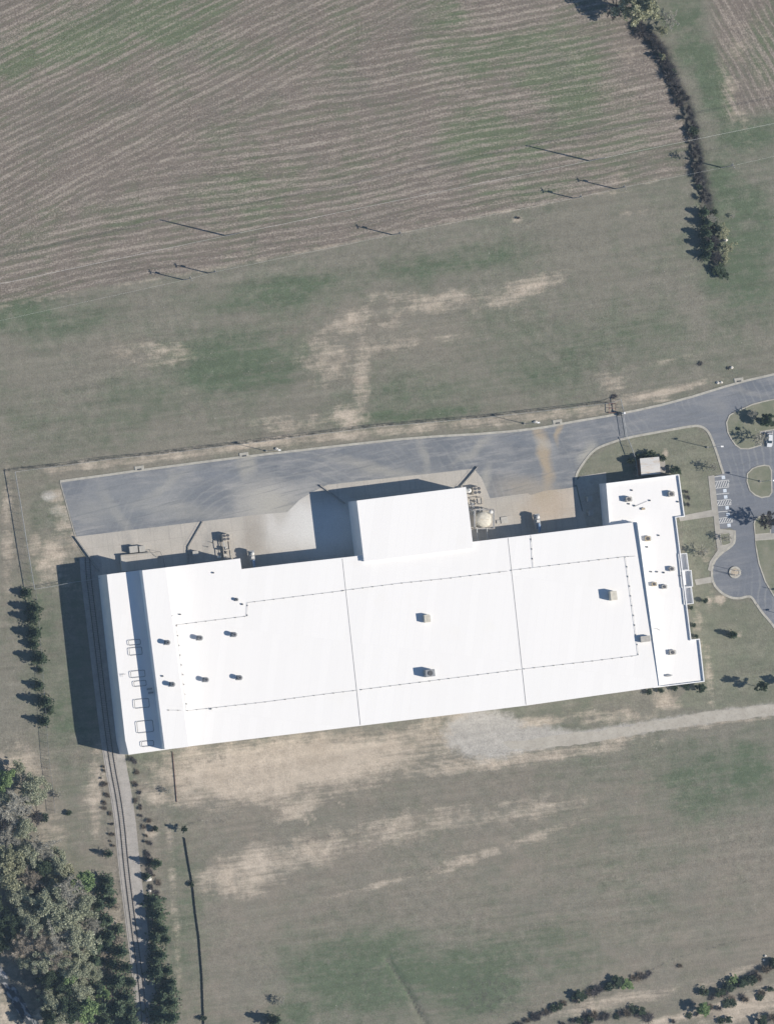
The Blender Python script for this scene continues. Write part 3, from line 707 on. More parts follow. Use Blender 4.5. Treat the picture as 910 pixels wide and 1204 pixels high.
# ------------------------------------------------------------------ ROOF VENTS AND UNITS
def round_vent(px_, py_, h, r, label, grp='round exhaust vents on the roof', z=None):
    z = hz(px_,py_) if z is None else z
    p = P(px_, py_, z)
    t_ = thing('exhaust_vent', label, 'roof vent', p, 0, grp)
    MB().box((0,0,.13), (r*2.0, r*2.0, .3)).build('curb', 'unit_grey', t_)
    MB().lathe((0,0,0), [(r*.75,.28),(r*.75,h*.6),(r*.95,h*.62),(r,h*.8),(r*.98,h*.95),(r*.6,h)], 18).build('stack', 'unit_grey', t_, True)
    MB().lathe((0,0,h+.01), [(r*.55,-.05),(r*.5,.05),(r*.1,.12)], 14).build('cap', 'fan_dark', t_, True)
lab = 'round grey exhaust vent on the roof, {} of the {} row of three'
for i, (x,y) in enumerate([(196.3,755.6),(234.5,750.3),(274.5,746.3)]): round_vent(x, y, 1.9, .85, lab.format(('left','middle','right')[i],'upper'))
for i, (x,y) in enumerate([(202,804.8),(241.5,799.4),(281,797)]): round_vent(x, y, 1.9, .85, lab.format(('left','middle','right')[i],'lower'))
round_vent(278,705, 1.0, .55, 'short grey vent alone on the roof above the vent rows')
for i, (x,y,l) in enumerate([(251,673.5,'tiny grey roof vent near the north edge above the equipment skid'),(202,724,'tiny grey roof vent above the pipe corner, left of a pair'),(212,722.5,'tiny grey roof vent above the pipe corner, right of a pair'),
        (191.5,795,'tiny grey roof vent right of the shaded band'),(248,833.5,'tiny grey roof vent on the lower left pipe'),(285,710.5,'tiny grey roof vent just under the lone short vent')]):
    round_vent(x, y, .5, .28, l, 'tiny pipe vents on the roof')
for (x,y,l) in [(742.5,576.5,'tiny roof vent above the upper left office unit'),(763.5,588.5,'tiny roof vent in the middle of the upper office roof'),(796.5,590,'tiny roof vent near the east parapet of the office'),
        (739,592.5,'tiny roof vent just below the upper left office unit'),(745.5,594.5,'tiny roof vent beside the thin office roof duct'),(774,629.5,'tiny roof vent right of the tan office unit'),
        (760.3,643.2,'tiny roof vent directly below the tan office unit'),(765,672.3,'tiny roof vent left in the office roof pair'),(772,672.3,'tiny roof vent right in the office roof pair'),(780,673.3,'tiny roof vent beside the unit near the entrance'),
        (799,677,'tiny tan roof vent by the entrance parapets')]:
    round_vent(x, y, .45, .26, l, 'tiny pipe vents on the roof', 6.15)
def hvac(px_, py_, sx, sy, h, label, mat='unit_beige', z=None, hood=True, grp='rooftop air units', fans=1, rz=R(7)):
    z = hz(px_,py_) if z is None else z
    t_ = thing('rooftop_unit', label, 'air unit', P(px_,py_,z), rz, grp)
    MB().box((0,0,.15), (sx*.9, sy*.9, .3)).build('curb', 'unit_grey', t_)
    MB().box((0,0,.3+(h-.3)/2), (sx, sy, h-.3)).build('cabinet', mat, t_)
    for i in range(fans):
        x = (i-(fans-1)/2)*sx/fans
        MB().lathe((x,0,h+.004), [(min(sx/fans,sy)*.36,0),(min(sx/fans,sy)*.36,.12),(min(sx/fans,sy)*.3,.14)], 14).build('fan_guard', 'fan_dark', t_)
    if hood:
        MB().add([(sx/2+.002,-sy*.35,.5),(sx/2+.55,-sy*.35,.5),(sx/2+.002,-sy*.35,h*.85),(sx/2+.002,sy*.35,.5),(sx/2+.55,sy*.35,.5),(sx/2+.002,sy*.35,h*.85)],
                 [(0,1,2),(3,5,4),(0,3,4,1),(1,4,5,2),(0,2,5,3)]).build('intake_hood', 'galv', t_)
hvac(500.5,727.3,2.0,2.7,1.7,'white and tan roof unit in the upper middle of the roof', 'tank_cream', fans=0)
hvac(503,791.5,3.2,2.5,2.5,'large grey roof unit just above the lower middle pipe', 'unit_grey', fans=1)
hvac(718.5,700.5,2.2,3.2,2.4,'tan topped roof unit in the right part of the main roof', 'tank_cream', fans=0)
hvac(757,751.3,3.2,2.1,1.3,'low grey louvred unit beside the joint with the office roof', 'unit_beige', fans=0)
for (x,y,sx,sy,h,l,m) in [(737.5,587.2,1.9,1.7,1.5,'grey air unit at the upper left of the office roof','unit_beige'),(787.5,581,1.9,1.8,1.4,'grey air unit at the upper right of the office roof','unit_beige'),
        (755.5,598.3,1.2,.7,.5,'small flat brown box below the two upper office units','unit_tan'),(760.5,633.4,1.7,1.7,.9,'tan weathered air unit on the office roof near the main roof','unit_tan'),
        (788.5,669,1.6,1.5,1.0,'grey air unit nearest the lobby parapets','unit_beige'),(768,687,1.6,1.3,.8,'left one of two close tan grey air units','unit_tan'),(780,690,1.6,1.4,.8,'right one of two close tan grey units','unit_beige'),
        (789.5,767.2,2.0,1.6,.9,'grey unit low on the office roof','unit_beige'),(785,794.3,1.5,.7,.6,'small dark box near the lower edge of the office roof','unit_grey')]:
    hvac(x,y,sx,sy,h,l,m,6.15,hood=(sx>1.4), fans=1 if sx>1.55 else 0)
t_ = thing('roof_duct', 'thin pale duct line between the upper office units', 'duct', P(745,596,6.15)); MB().tube((0,0,.2),(4.6,2.0,.2),.06,n=5).build('pipe','galv',t_)
t_ = thing('roof_duct', 'thin curved duct by the joint at the lower office roof', 'duct', P(768,739.5,6.15)); MB().tube((0,0,.2),(1.3,.1,.2),.07,n=5).tube((1.3,.1,.2),(2.2,-.5,.2),.07,n=5).build('pipe','galv',t_)
# framed hatches on the west roof
def hatch(x0,x1,y0,y1,label):
    z = 10.5; cx, cy = (x0+x1)/2, (y0+y1)/2; p = P(cx,cy,z)
    t_ = thing('hatch_rail', label, 'guard rail', p, R(6.5), 'dark rail frames on the lower west roof')
    hx, hy = (x1-x0)*S/2*.95, (y1-y0)*S/2*.92; hgt = .30
    pts = []
    for sx, sy, a0 in ((1,1,0),(-1,1,90),(-1,-1,180),(1,-1,270)):
        for k in range(4):
            a = R(a0+30*k); pts.append(Vector((sx*(hx-.4)+.4*math.cos(a), sy*(hy-.4)+.4*math.sin(a), hgt)))
    mb = MB()
    for a, b in zip(pts, pts[1:]+pts[:1]): mb.tube(a, b, .075, n=5)
    mb.build('top_rail', 'dark_metal', t_)
    for sx in (-1,1):
        for sy in (-1,1): MB().tube((sx*(hx-.15),sy*(hy-.15),0),(sx*(hx-.15),sy*(hy-.15),hgt),.06,n=5).build('post','dark_metal',t_)
for i, q in enumerate([(151.2,165.5,752,758.5),(151.8,167.4,761,770.4),(153.5,171,788.3,796.6),(157.3,172.3,800.3,807),(157.9,175.8,821.5,832.6),(161,180.7,847,861.6),(166.3,181.2,871,877.6)]):
    nm = ['small topmost','wider second','wide third','small fourth','wide fifth','largest sixth','small lowest'][i]
    hatch(*q, nm + ' dark rail frame on the shaded west roof strip')
for j,(x,y,l) in enumerate([(176,810,'upper one of two small dark roof boxes on the shaded strip'),(177.5,814.5,'lower one of two small dark roof boxes on the shaded strip')]):
    t_ = thing('roof_box', l, 'roof box', P(x,y,10.5), R(7)); MB().box((0,0,.2),(1.7,.5,.4)).build('casing','unit_grey',t_); MB().box((0,0,.43),(1.8,.6,.05)).build('lid','galv',t_)
t_ = thing('roof_bracket', 'small dark bracket at the west roof edge left of the rail frames', 'bracket', P(143.5,793,10.5), R(7))
MB().tube((0,0,.3),(1.3,0,.3),.06).tube((0,0,0),(0,0,.6),.07).tube((0,-.9,.3),(0,0,.3),.06).build('arm','dark_metal',t_)

# ------------------------------------------------------------------ DOCKS AND GROUND EQUIPMENT
def dock_wall(pts, h, w, label):
    p0 = G(*pts[0]); t_ = thing('retaining_wall', label, 'wall', p0)
    mb = MB(); q = [G(*p)-p0 for p in pts]; ribbon(mb, q, w, -.1, h); mb.build('wall', 'concrete_wall', t_)
    mb = MB(); 
    for a, b in zip(q, q[1:]):
        mb.beam(a+Vector((0,0,h+.6)), b+Vector((0,0,h+.6)), .035, .035)
    mb.build('hand_rail', 'dark_metal', t_)
    for p, d in along(q, 2.4): MB().tube((p.x,p.y,h),(p.x,p.y,h+.6),.025,n=5).build('rail_post','dark_metal',t_)
dock_wall([(88,631),(103,652),(117,672)], .7, .35, 'dark slanting dock wall running to the corner of the warehouse')
dock_wall([(238,613.5),(221,643),(221.5,664)], .45, .25, 'thin bent dock wall across the left loading apron')
dock_wall([(376,570.5),(392,582),(405,592)], .65, .35, 'short slanting dock wall at the upper left of the centre block')
dock_wall([(561,549),(551,561),(540,573.5)], .65, .35, 'short slanting dock wall at the upper right of the centre block')
# raised dock platform
p0 = G(160,655); t_ = thing('dock_platform', 'raised concrete dock platform with pale edge below the two grey cabinets', 'platform', p0)
pts = [G(141,653.5)-p0, G(177.5,650)-p0, G(184,655)-p0, G(187,668)-p0, G(143,672)-p0]
MB().prism(pts, -.1, 1.25).build('deck', 'apron', t_)
mb = MB(); ribbon(mb, pts[:3], .5, 1.0, 1.45); mb.build('edge_beam', 'walk', t_)
mb = MB(); rl = [pts[1]+Vector((0,0,2.3)), pts[1]+Vector((2.6,.4,2.3)), pts[2]+Vector((1.6,0,2.3)), pts[3]+Vector((1.5,0,2.3))]
for a, b in zip(rl, rl[1:]): mb.beam(a, b, .09, .09)
mb.build('hand_rail', 'dark_metal', t_)
for a in rl: MB().tube((a.x,a.y,.05), a, .05, n=5).build('rail_post', 'dark_metal', t_)
def cabinet(px_, py_, sx, sy, h, label, mat='unit_beige', rz=R(7)):
    t_ = thing('equipment_cabinet', label, 'cabinet', G(px_,py_,.045), rz)
    MB().box((0,0,.06),(sx+.3,sy+.3,.14)).build('base_pad','concrete_wall',t_)
    MB().box((0,0,.13+h/2),(sx,sy,h)).build('casing',mat,t_)
    MB().box((0,0,.15+h),(sx+.12,sy+.12,.07)).build('lid',mat,t_)
    MB().box((0,-sy/2-.02,.13+h*.5),(sx*.7,.04,h*.7)).build('door','galv',t_)
    return t_
cabinet(155.8,646,2.8,2.2,1.5,'pale grey cabinet on the dock, left one of two')
cabinet(166,645.5,1.9,2.0,1.3,'pale grey cabinet on the dock, right one of two')
cabinet(228.8,650.5,1.9,1.5,1.3,'low pale cabinet right of the thin bent dock wall', 'unit_beige')
for (x,y,z_,l) in [(691.5,586.8,1.3,'green grey transformer in the office shadow, upper one'),(693,603,1.3,'green grey transformer in the office shadow, lower one')]:
    cabinet(x,y,1.7,1.8,z_,l,'unit_beige')
def chiller(px_, py_, sx, sy, h, label, rz=R(7)):
    t_ = thing('chiller', label, 'chiller', G(px_,py_,.045), rz, 'four fan chillers')
    MB().box((0,0,h*.55),(sx,sy,h*.8)).build('casing','frame_cream',t_)
    for a in (-1,1):
        for b in (-1,1):
            MB().lathe((a*sx*.24,b*sy*.24,h*.95+.01),[(sx*.19,0),(sx*.19,.12),(sx*.15,.13)],14).build('fan','fan_dark',t_)
            MB().box((a*sx*.44,b*sy*.44,h*.075),(.15,.15,h*.15)).build('leg','steel_grey',t_)
def skid(px_, py_, sx, sy, h, label, seed, rz=R(7), mat='frame_cream'):
    """open steel frame with piping, vessels and boxes"""
    r = random.Random(seed); t_ = thing('equipment_skid', label, 'machinery', G(px_,py_,.045), rz)
    nx = max(2, int(sx/1.8)+1); ny = max(2, int(sy/1.8)+1)
    for k in (.15, h):
        mb = MB()
        for i in range(nx): x = -sx/2+sx*i/(nx-1); mb.beam((x,-sy/2,k),(x,sy/2,k),.2,.16)
        for j in range(ny): y = -sy/2+sy*j/(ny-1); mb.beam((-sx/2,y,k+.003),(sx/2,y,k+.003),.2,.16)
        mb.build('frame', mat, t_)
    for i in (0,nx-1):
        for j in (0,ny-1): MB().box((-sx/2+sx*i/(nx-1),-sy/2+sy*j/(ny-1),h/2),(.16,.16,h)).build('leg',mat,t_)
    for _ in range(max(2,int(sx*sy/3.5))):
        x = r.uniform(-sx/2+.5,sx/2-.5); y = r.uniform(-sy/2+.5,sy/2-.5)
        if r.random() < .5: MB().lathe((x,y,.2),[(.35,0),(.35,h*.7),(.2,h*.8)],12).build('vessel', r.choice(['tank_white','unit_grey','galv']), t_)
        else: MB().box((x,y,.2+h*.3),(r.uniform(.6,1.1),r.uniform(.5,1),h*.6)).build('control_box', r.choice(['unit_beige','unit_grey','frame_cream']), t_)
    mb = MB()
    for _ in range(4):
        x = r.uniform(-sx/2,sx/2); mb.tube((x,-sy/2,h*.6),(x,sy/2,h*.6),.07)
    mb.build('piping','galv',t_)
chiller(264,632,2.5,2.5,2.4,'four fan chiller at the top of the left equipment group', R(7))
skid(265,641.5,2.8,3.0,2.0,'open steel skid with vessels just below the left four fan chiller', 4)
skid(266.5,652,3.0,3.2,1.8,'open steel skid touching the north wall in the left equipment group', 5)
t_ = thing('gas_cylinder', 'white upright cylinder left of the left equipment skids', 'cylinder', G(256.5,655,.04)); MB().lathe((0,0,0),[(.45,0),(.45,1.9),(.25,2.2)],14).build('vessel','tank_white',t_,True); MB().lathe((0,0,2.15),[(.12,0),(.12,.25)],8).build('valve','dark_metal',t_)
for (x,y,l) in [(244,643,'thin dark guard post left of the left chiller'),(250,638,'thin yellow guard post left of the left chiller')]:
    t_ = thing('guard_post', l, 'post', G(x,y,.04)); MB().tube((0,0,0),(0,0,1.2),.09).build('tube', 'unit_tan' if 'yellow' in l else 'dark_metal', t_); MB().box((0,0,.02),(.35,.35,.04)).build('base_plate','dark_metal',t_)
def collector(px_, py_, label, mat):
    g = P(px_, py_, 2.6); t_ = thing('dust_collector', label, 'dust collector', (g.x, g.y, .045), R(8), 'dust collectors at the north wall')
    for a in (-1,1):
        for b in (-1,1): MB().box((a*.65,b*2.0,.7),(.16,.16,1.4)).build('leg','steel_grey',t_)
    MB().box((0,.1,2.0),(1.7,5.4,1.7)).build('housing','blue_metal' if mat == 'x' else 'unit_grey',t_)
    MB().add([(-.85,-2.4,1.4),(.85,-2.4,1.4),(.85,1.8,1.4),(-.85,1.8,1.4),(-.2,-.5,.4),(.2,-.5,.4),(.2,.2,.4),(-.2,.2,.4)],[(0,1,5,4),(1,2,6,5),(2,3,7,6),(3,0,4,7),(4,5,6,7)]).build('hopper','galv',t_)
    MB().lathe((0,1.6,2.86),[(.65,0),(.65,.5),(.35,.7)],14).build('blower','tank_white',t_,True)
    MB().box((0,.3,3.06),(1.0,.8,.4)).build('motor_cover','tank_white',t_)
    MB().tube((0,-.6,3.2),(.05,-2.6,3.25),.42,n=12).tube((.05,-2.6,3.25),(.15,-3.6,2.4),.42,n=12).build('duct',mat,t_)
collector(297,656.5, 'tall silver dust collector between left skids and the long dock shadow', 'blue_metal')
collector(632,613.5, 'tall dust collector with blue duct right of the round tank', 'blue_metal')
# right equipment group
chiller(558.5,577,2.8,2.8,2.2,'four fan chiller at the right corner of the centre block', R(7))
t_ = thing('storage_tank', 'small white upright tank between chiller and centre block wall', 'tank', G(548.5,577,.05)); MB().lathe((0,0,0),[(.85,0),(.85,2.4),(.5,2.8)],18).build('shell','tank_white',t_,True); MB().box((0,0,2.85),(.4,.4,.2)).build('hatch','galv',t_)
skid(558,590,5.0,2.4,1.3,'cream steel skid between the chiller and the large round tank', 12, R(7))
skid(552,600,2.0,3.4,1.8,'narrow pipe skid left of the large round tank', 21, R(7), 'steel_grey')
p0 = G(566,611,.05); t_ = thing('round_tank', 'large cream round tank inside a square steel walkway', 'tank', p0)
MB().lathe((0,0,0),[(2.75,0),(2.75,2.5),(2.6,2.75),(1.4,3.0),(.2,3.1)],36).build('shell','tank_cream',t_,True)
MB().tube((-1.4,.1,3.02),(1.4,-.1,3.02),.08).build('lid_bar','unit_tan',t_)
mb = MB()
cs = [Vector((-3.3,-3.2,2.4)),Vector((3.4,-3.2,2.4)),Vector((3.4,3.5,2.4)),Vector((-3.3,3.5,2.4))]
for a, b in zip(cs, cs[1:]+cs[:1]): mb.beam(a, b, .5, .12)
mb.build('walkway','steel_grey',t_)
mb = MB()
for a, b in zip(cs, cs[1:]+cs[:1]): mb.beam(a+Vector((0,0,1)), b+Vector((0,0,1)), .1, .1)
mb.build('hand_rail','frame_cream',t_)
for a in cs:
    MB().box((a.x,a.y,1.7),(.18,.18,3.4)).build('leg','frame_cream',t_)
MB().lathe((2.2,2.6,2.4),[(.65,0),(.65,.9),(.3,1.1)],14).build('pump_cap','tank_white',t_,True)
for i,x in enumerate((-2.6,.9)):
    MB().tube((x,-3.2,2.6),(x+.5,-8.2,2.6),.14).tube((x,-3.2,2.6),(x,-3.2,.1),.14).build('pipe','galv',t_)
for (x,y,s_,l) in [(592.5,611.5,2.4,'square tan concrete pad right of the round tank'),(585.5,613.5,1.2,'small tan concrete pad next to the round tank')]:
    t_ = thing('equipment_pad', l, 'pad', G(x,y,.05), R(7)); MB().box((0,0,.12),(s_,s_*.95,.3)).build('slab','unit_beige',t_)

# outbuilding
p0 = P(764,548,3.6); t_ = thing('outbuilding', 'small outbuilding with weathered pale roof behind the office wing', 'shed', (p0.x,p0.y,0), R(5))
MB().box((0,0,1.7),(6.4,5.6,3.6)).build('wall','brick',t_)
MB().add([(-3.4,-3,3.5),(3.4,-3,3.5),(3.4,3,3.5),(-3.4,3,3.5),(-3.4,-3,3.6),(3.4,-3,3.6),(3.4,0,3.85),(-3.4,0,3.85),(3.4,3,3.6),(-3.4,3,3.6)],
         [(3,2,1,0),(0,1,5,4),(4,5,6,7),(7,6,8,9),(2,3,9,8),(1,2,8,6,5),(3,0,4,7,9)]).build('roof','shed_roof',t_)
MB().box((-1,-2.83,1.1),(1.0,.06,2.2)).build('door','galv',t_)
MB().box((5.0,-.6,.1),(3.2,4.4,.2)).build('entrance_pad','walk',t_)

# ------------------------------------------------------------------ FENCES, GATE
def chain_fence(pts, h, label, seed=1, mesh_step=.45, railr=.05, postr=.05, mat='galv'):
    w = [G(*p) for p in pts]; p0 = w[0]; t_ = thing('chain_link_fence', label, 'fence', p0, 0, 'chain link fences')
    q = [p-p0 for p in w]
    mb = MB()
    for a, b in zip(q, q[1:]): mb.tube(a+Vector((0,0,h)), b+Vector((0,0,h)), railr, n=5)
    mb.build('top_rail', mat, t_)
    mb = MB(); L = along(q, mesh_step)
    for (a, da) in L:
        d2 = da*h*.9
        mb.add([a+Vector((0,0,.05)), a+Vector((0,0,.05))+da*.03, a+d2+Vector((0,0,h))+da*.03, a+d2+Vector((0,0,h))], [(0,1,2,3)])
        mb.add([a+d2+Vector((0,0,.05)), a+d2+Vector((0,0,.05))+da*.03, a+Vector((0,0,h))+da*.03, a+Vector((0,0,h))], [(0,1,2,3)])
    mb.build('wire_mesh', mat, t_)
    for p, d in along(q, max(3.0, sum((b-a).length for a,b in zip(q,q[1:]))/95)): MB().tube((p.x,p.y,0),(p.x,p.y,h+.1),postr,n=6).build('post',mat,t_)
NF = [(16,555),(82,546.5),(132,539.5),(182,535),(231,528.5),(300,520.3),(356,512.8),(442,502),(562,491.8),(640,483),(716,474),(727,470)]
chain_fence(NF, 2.3, 'long chain link fence along the top edge of the yard')
chain_fence([(16,555),(22,590),(30,640),(39,693)], 2.3, 'chain link fence down the left end of the yard', railr=.12)
chain_fence([(39,693),(60,689.5),(80,685.5),(117,680)], 2.0, 'short chain link fence from the left fence to the warehouse shadow', railr=.07)
chain_fence([(41,694),(49,785),(54,860),(57,897),(61,926),(63.5,956)], 1.8, 'old wire fence behind the row of small pines', mat='steel_grey')
chain_fence([(744,539),(745.5,548),(747,561)], 2.2, 'short fence left of the outbuilding', railr=.09)
# rusty line fence at the south-west corner
def solid_fence(name, pts, h, mat, postmat, label, step=3.0, cat='fence', th=.08):
    w = [G(*p) for p in pts]; p0 = w[0]; t_ = thing(name, label, cat, p0); q = [p-p0 for p in w]
    mb = MB(); ribbon(mb, q, th, 0, h); mb.build('fabric', mat, t_)
    for p, d in along(q, step): MB().box((p.x,p.y,(h+.2)/2),(.16,.16,h+.2)).build('post',postmat,t_)
solid_fence('low_fence', [(203,884),(205.5,912),(208,943)], .3, 'red_metal', 'pole_wood', 'thin rusty brown fence below the lower left corner of the warehouse', th=.1)
solid_fence('silt_fence', [(217,985),(221,1010),(226.5,1039.5),(230,1073),(234,1101),(237.7,1147),(239,1184.6),(240.5,1215)], .42, 'fabric_black', 'pole_wood', 'long black silt fence running down the grass right of the railway', th=.28)
# road gate
p0 = G(731,488); p1 = G(735.2,514.5); t_ = thing('sliding_gate', 'pale sliding gate closed across the drive', 'gate', p0); d = p1-p0
mb = MB()
for z in (.15,1.5): mb.beam(Vector((0,0,z)), d+Vector((0,0,z)), .13, .10)
mb.build('frame','galv',t_)
mb = MB()
for i in range(30): a = d*(i/29); mb.tube(a+Vector((0,0,.15)), a+Vector((0,0,1.5)), .018, n=5)
mb.build('bars','galv',t_)
chain_fence([(735.5,516),(740,527),(744,538)], 2.0, 'short pale fence between the sliding gate and the outbuilding', railr=.12, mat='galv')
t_ = thing('gate_post', 'white post standing at the top end of the sliding gate', 'post', G(731,486)); MB().box((0,0,1.2),(.45,.45,2.4)).build('shaft','white_paint',t_); MB().box((0,0,2.45),(.6,.6,.15)).build('cap','white_paint',t_)
chain_fence([(727,470),(729,479),(731,487)], 2.2, 'short chain link piece joining the long fence to the gate', railr=.1)
t_ = thing('gate_rack', 'rust red frame of bars beside the top of the gate', 'frame', G(722,480)); 
for y in (-1.6,0,1.6): MB().beam((-2.2,y,.6),(.2,y,.6),.16,.14).build('bar','red_metal',t_)
for x in (-2.2,.2): MB().beam((x,-1.6,.72),(x,1.6,.72),.14,.12).box((x,-1.6,.35),(.15,.15,.7)).box((x,1.6,.35),(.15,.15,.7)).build('side_frame','red_metal',t_)
t_ = thing('gate_motor', 'dark gate motor box at the kerb beside the gate', 'motor box', G(727.5,487.5)); MB().box((0,0,.55),(1.1,.8,1.0)).build('casing','dark_metal',t_); MB().box((0,0,.06),(1.4,1.1,.14)).build('base_pad','kerb',t_)

# ------------------------------------------------------------------ POLES, WIRES, LAMPS
def util_pole(px_, py_, h, label, arm=1.7, big=False, ang=R(-68)):
    p = G(px_,py_); t_ = thing('utility_pole', label, 'utility pole', p, 0, 'utility poles in the field')
    MB().tube((0,0,-.3),(0,0,h),.27 if big else .22,.17 if big else .13,n=9).build('pole','pole_wood',t_)
    d = Vector((math.cos(ang), math.sin(ang), 0))
    if arm:
        MB().beam(-d*arm/2+Vector((0,0,h-.5)), d*arm/2+Vector((0,0,h-.5)), .16,.2).build('cross_arm','pole_wood',t_)
        for k in (-.45,0,.45): MB().lathe(tuple(d*arm*k+Vector((0,0,h-.4))),[(.07,0),(.12,.1),(.07,.3)],8).build('insulator','tank_white',t_)
    if not big:
        MB().lathe((.25,.25,h-2.6),[(.28,0),(.28,.9),(.15,1.0)],12).build('transformer','galv',t_,True)
    return p
HB = 16.4
pA = util_pole(265,277,HB,'tall wooden pole in the field at the upper left', 0, True); pE = util_pole(692,189,15.8,'tall wooden pole in the field at the upper right', 0, True)
low = [(216,329,8.8,'short wooden pole at the field edge, farthest left'),(245,321,8.6,'short wooden pole at the field edge, second from the left'),(461,276,9.2,'short wooden pole at the field edge in the middle'),
       (674,233,8.2,'short wooden pole at the field edge right of the middle'),(723,222,9.8,'short wooden pole at the field edge nearest the ditch'),(848,197,11.2,'wooden pole on the right side of the ditch')]
LP = [util_pole(x,y,h,l) for x,y,h,l in low]
def wire(a, b, sag, r, label, grp):
    t_ = MB(); n = 14; pts = []
    for i in range(n+1):
        u = i/n; p = Vector(a).lerp(Vector(b), u); p.z -= 4*sag*u*(1-u); pts.append(p)
    o = Vector(a)
    for p, q in zip(pts, pts[1:]): t_.tube(p-o, q-o, r, n=4, caps=False)
    ob = t_.build('power_line', 'wire', None); ob.location = o; tag(ob, label, 'power line', grp)
aL = G(-162,368); eR = G(1120,102)
for i, dz in enumerate((0,-.7)):
    nm = ('top','bottom')[i]
    wire(aL+Vector((0,0,HB+dz)), pA+Vector((0,0,HB+dz)), 1.0, .034, nm+' wire of the tall pole line, left of the upper left tall pole', 'wires of the tall pole line')
    wire(pA+Vector((0,0,HB+dz)), pE+Vector((0,0,15.8+dz)), 1.0, .034, nm+' wire of the tall pole line between the two tall poles', 'wires of the tall pole line')
    wire(pE+Vector((0,0,15.8+dz)), eR+Vector((0,0,HB+dz)), 1.0, .034, nm+' wire of the tall pole line crossing the ditch', 'wires of the tall pole line')
pts2 = [(G(-60,390),9)] + [(p,l[2]) for p,l in zip(LP,low)] + [(G(1010,160),10)]
nmz = ['left of all short poles','between the two leftmost short poles','from the left pair of short poles to the middle one','from the middle short pole rightwards','between the two short poles near the ditch','over the ditch to the right pole','right of the pole beyond the ditch']
for i,((a,ha),(b,hb)) in enumerate(zip(pts2, pts2[1:])):
    wire(a+Vector((0,0,ha)), b+Vector((0,0,hb)), .4, .022, 'thin low wire '+nmz[i], 'wires of the short poles')
def light_pole(px_, py_, h, label, arm=1.5):
    p = G(px_,py_); t_ = thing('street_lamp', label, 'lamp post', p, 0, 'parking and yard lamp posts')
    MB().lathe((0,0,0),[(.35,0),(.35,.5),(.1,.55)],12).build('base','kerb',t_)
    MB().tube((0,0,.4),(0,0,h),.11,.08,n=8).build('pole','galv',t_)
    MB().beam((0,0,h-.05),(arm,0,h+.05),.1,.1).build('arm','galv',t_)
    MB().box((arm+.25,0,h+.06),(.95,.5,.24)).build('lamp_head','white_paint',t_)
    MB().box((arm+.25,0,h-.075),(.7,.38,.03)).build('lens','lamp',t_)
light_pole(313,530.2,8.8,'tall lamp post on the verge above the truck dock')
light_pole(616,498,9.0,'tall lamp post on the verge above the round tank')
light_pole(831,526,9.0,'tall lamp post on the lawn beside the drive')
light_pole(893,566,9.0,'tall lamp post on the rounded grass island', 1.2)
light_pole(947,703,9.4,'tall lamp post right of the drive, upper of two'); light_pole(940,727.5,9.4,'tall lamp post right of the drive, lower of two')
for i,(dx,dy,h,l) in enumerate([(-1.5,-1.0,3.9,'left'),(.2,.6,5.2,'middle'),(.1,-.9,5.2,'right')]):
    t_ = thing('flagpole', l+' one of three slim flagpoles on the ringed planter', 'flagpole', G(863.3,673)+Vector((dx*.5,dy,.25)), 0, 'flagpoles')
    MB().tube((0,0,0),(0,0,h),.1,.06,n=8).build('pole','white_paint',t_); MB().lathe((0,0,h),[(.1,0),(.12,.1),(.04,.2)],10).build('finial','tank_cream',t_,True)
    MB().add([(-.07,0,h-.1),(-.16,.02,h-.8),(-.3,.05,h-1.3),(-.2,-.04,h-.25),(-.07,.0,h-1.2)],[(0,3,1,4),(3,2,1)]).build('flag','flag',t_)
t_ = thing('marker_post', 'small pale marker on the drive kerb near the lower right lawn', 'marker', G(902,691.5)); MB().tube((0,0,0),(0,0,1.0),.1).build('post','kerb',t_); MB().box((0,0,1.05),(.5,.15,.4)).build('plate','dark_metal',t_)

# stones and small markers on the verge
for x,y,s_,l in [(629,496,.7,'pale concrete block on the verge by the lamp post above the tank'),(325,527.5,.6,'pale concrete block on the verge above the truck dock'),(843,450,.6,'left one of two pale stones above the drive'),(847,449.5,.6,'right one of two pale stones above the drive'),
                 (174.3,1033,1.3,'large white boulder beside the railway'),(176,1047.5,.7,'smaller white stone beside the railway'),(899,1124,.5,'pale stone in the lower right grass, upper of two'),(897.5,1129,.45,'pale stone in the lower right grass, lower of two'),
                 (859.5,432,.6,'pale block beside a dark bush above the drive'),(852,296-14,.8,'white stone at the ditch end')]:
    mb = MB(); r = random.Random(int(x*7+y)); nn = 9; prof = [(s_*.9,0),(s_*1.05,s_*.3),(s_*.75,s_*.75),(s_*.25,s_*.95)]
    for rr, z in prof:
        for i in range(nn):
            a = 2*math.pi*i/nn; k = rr*r.uniform(.8,1.2); mb.v.append((k*math.cos(a), k*.8*math.sin(a), z*r.uniform(.85,1.15)))
    for j in range(3):
        for i in range(nn): a = j*nn+i; b = j*nn+(i+1)%nn; mb.f.append((a,b,b+nn,a+nn))
    mb.f.append(tuple(27+i for i in range(9)))
    o = mb.build('boulder','rock'); o.location = G(x,y); tag(o, l, 'boulder')

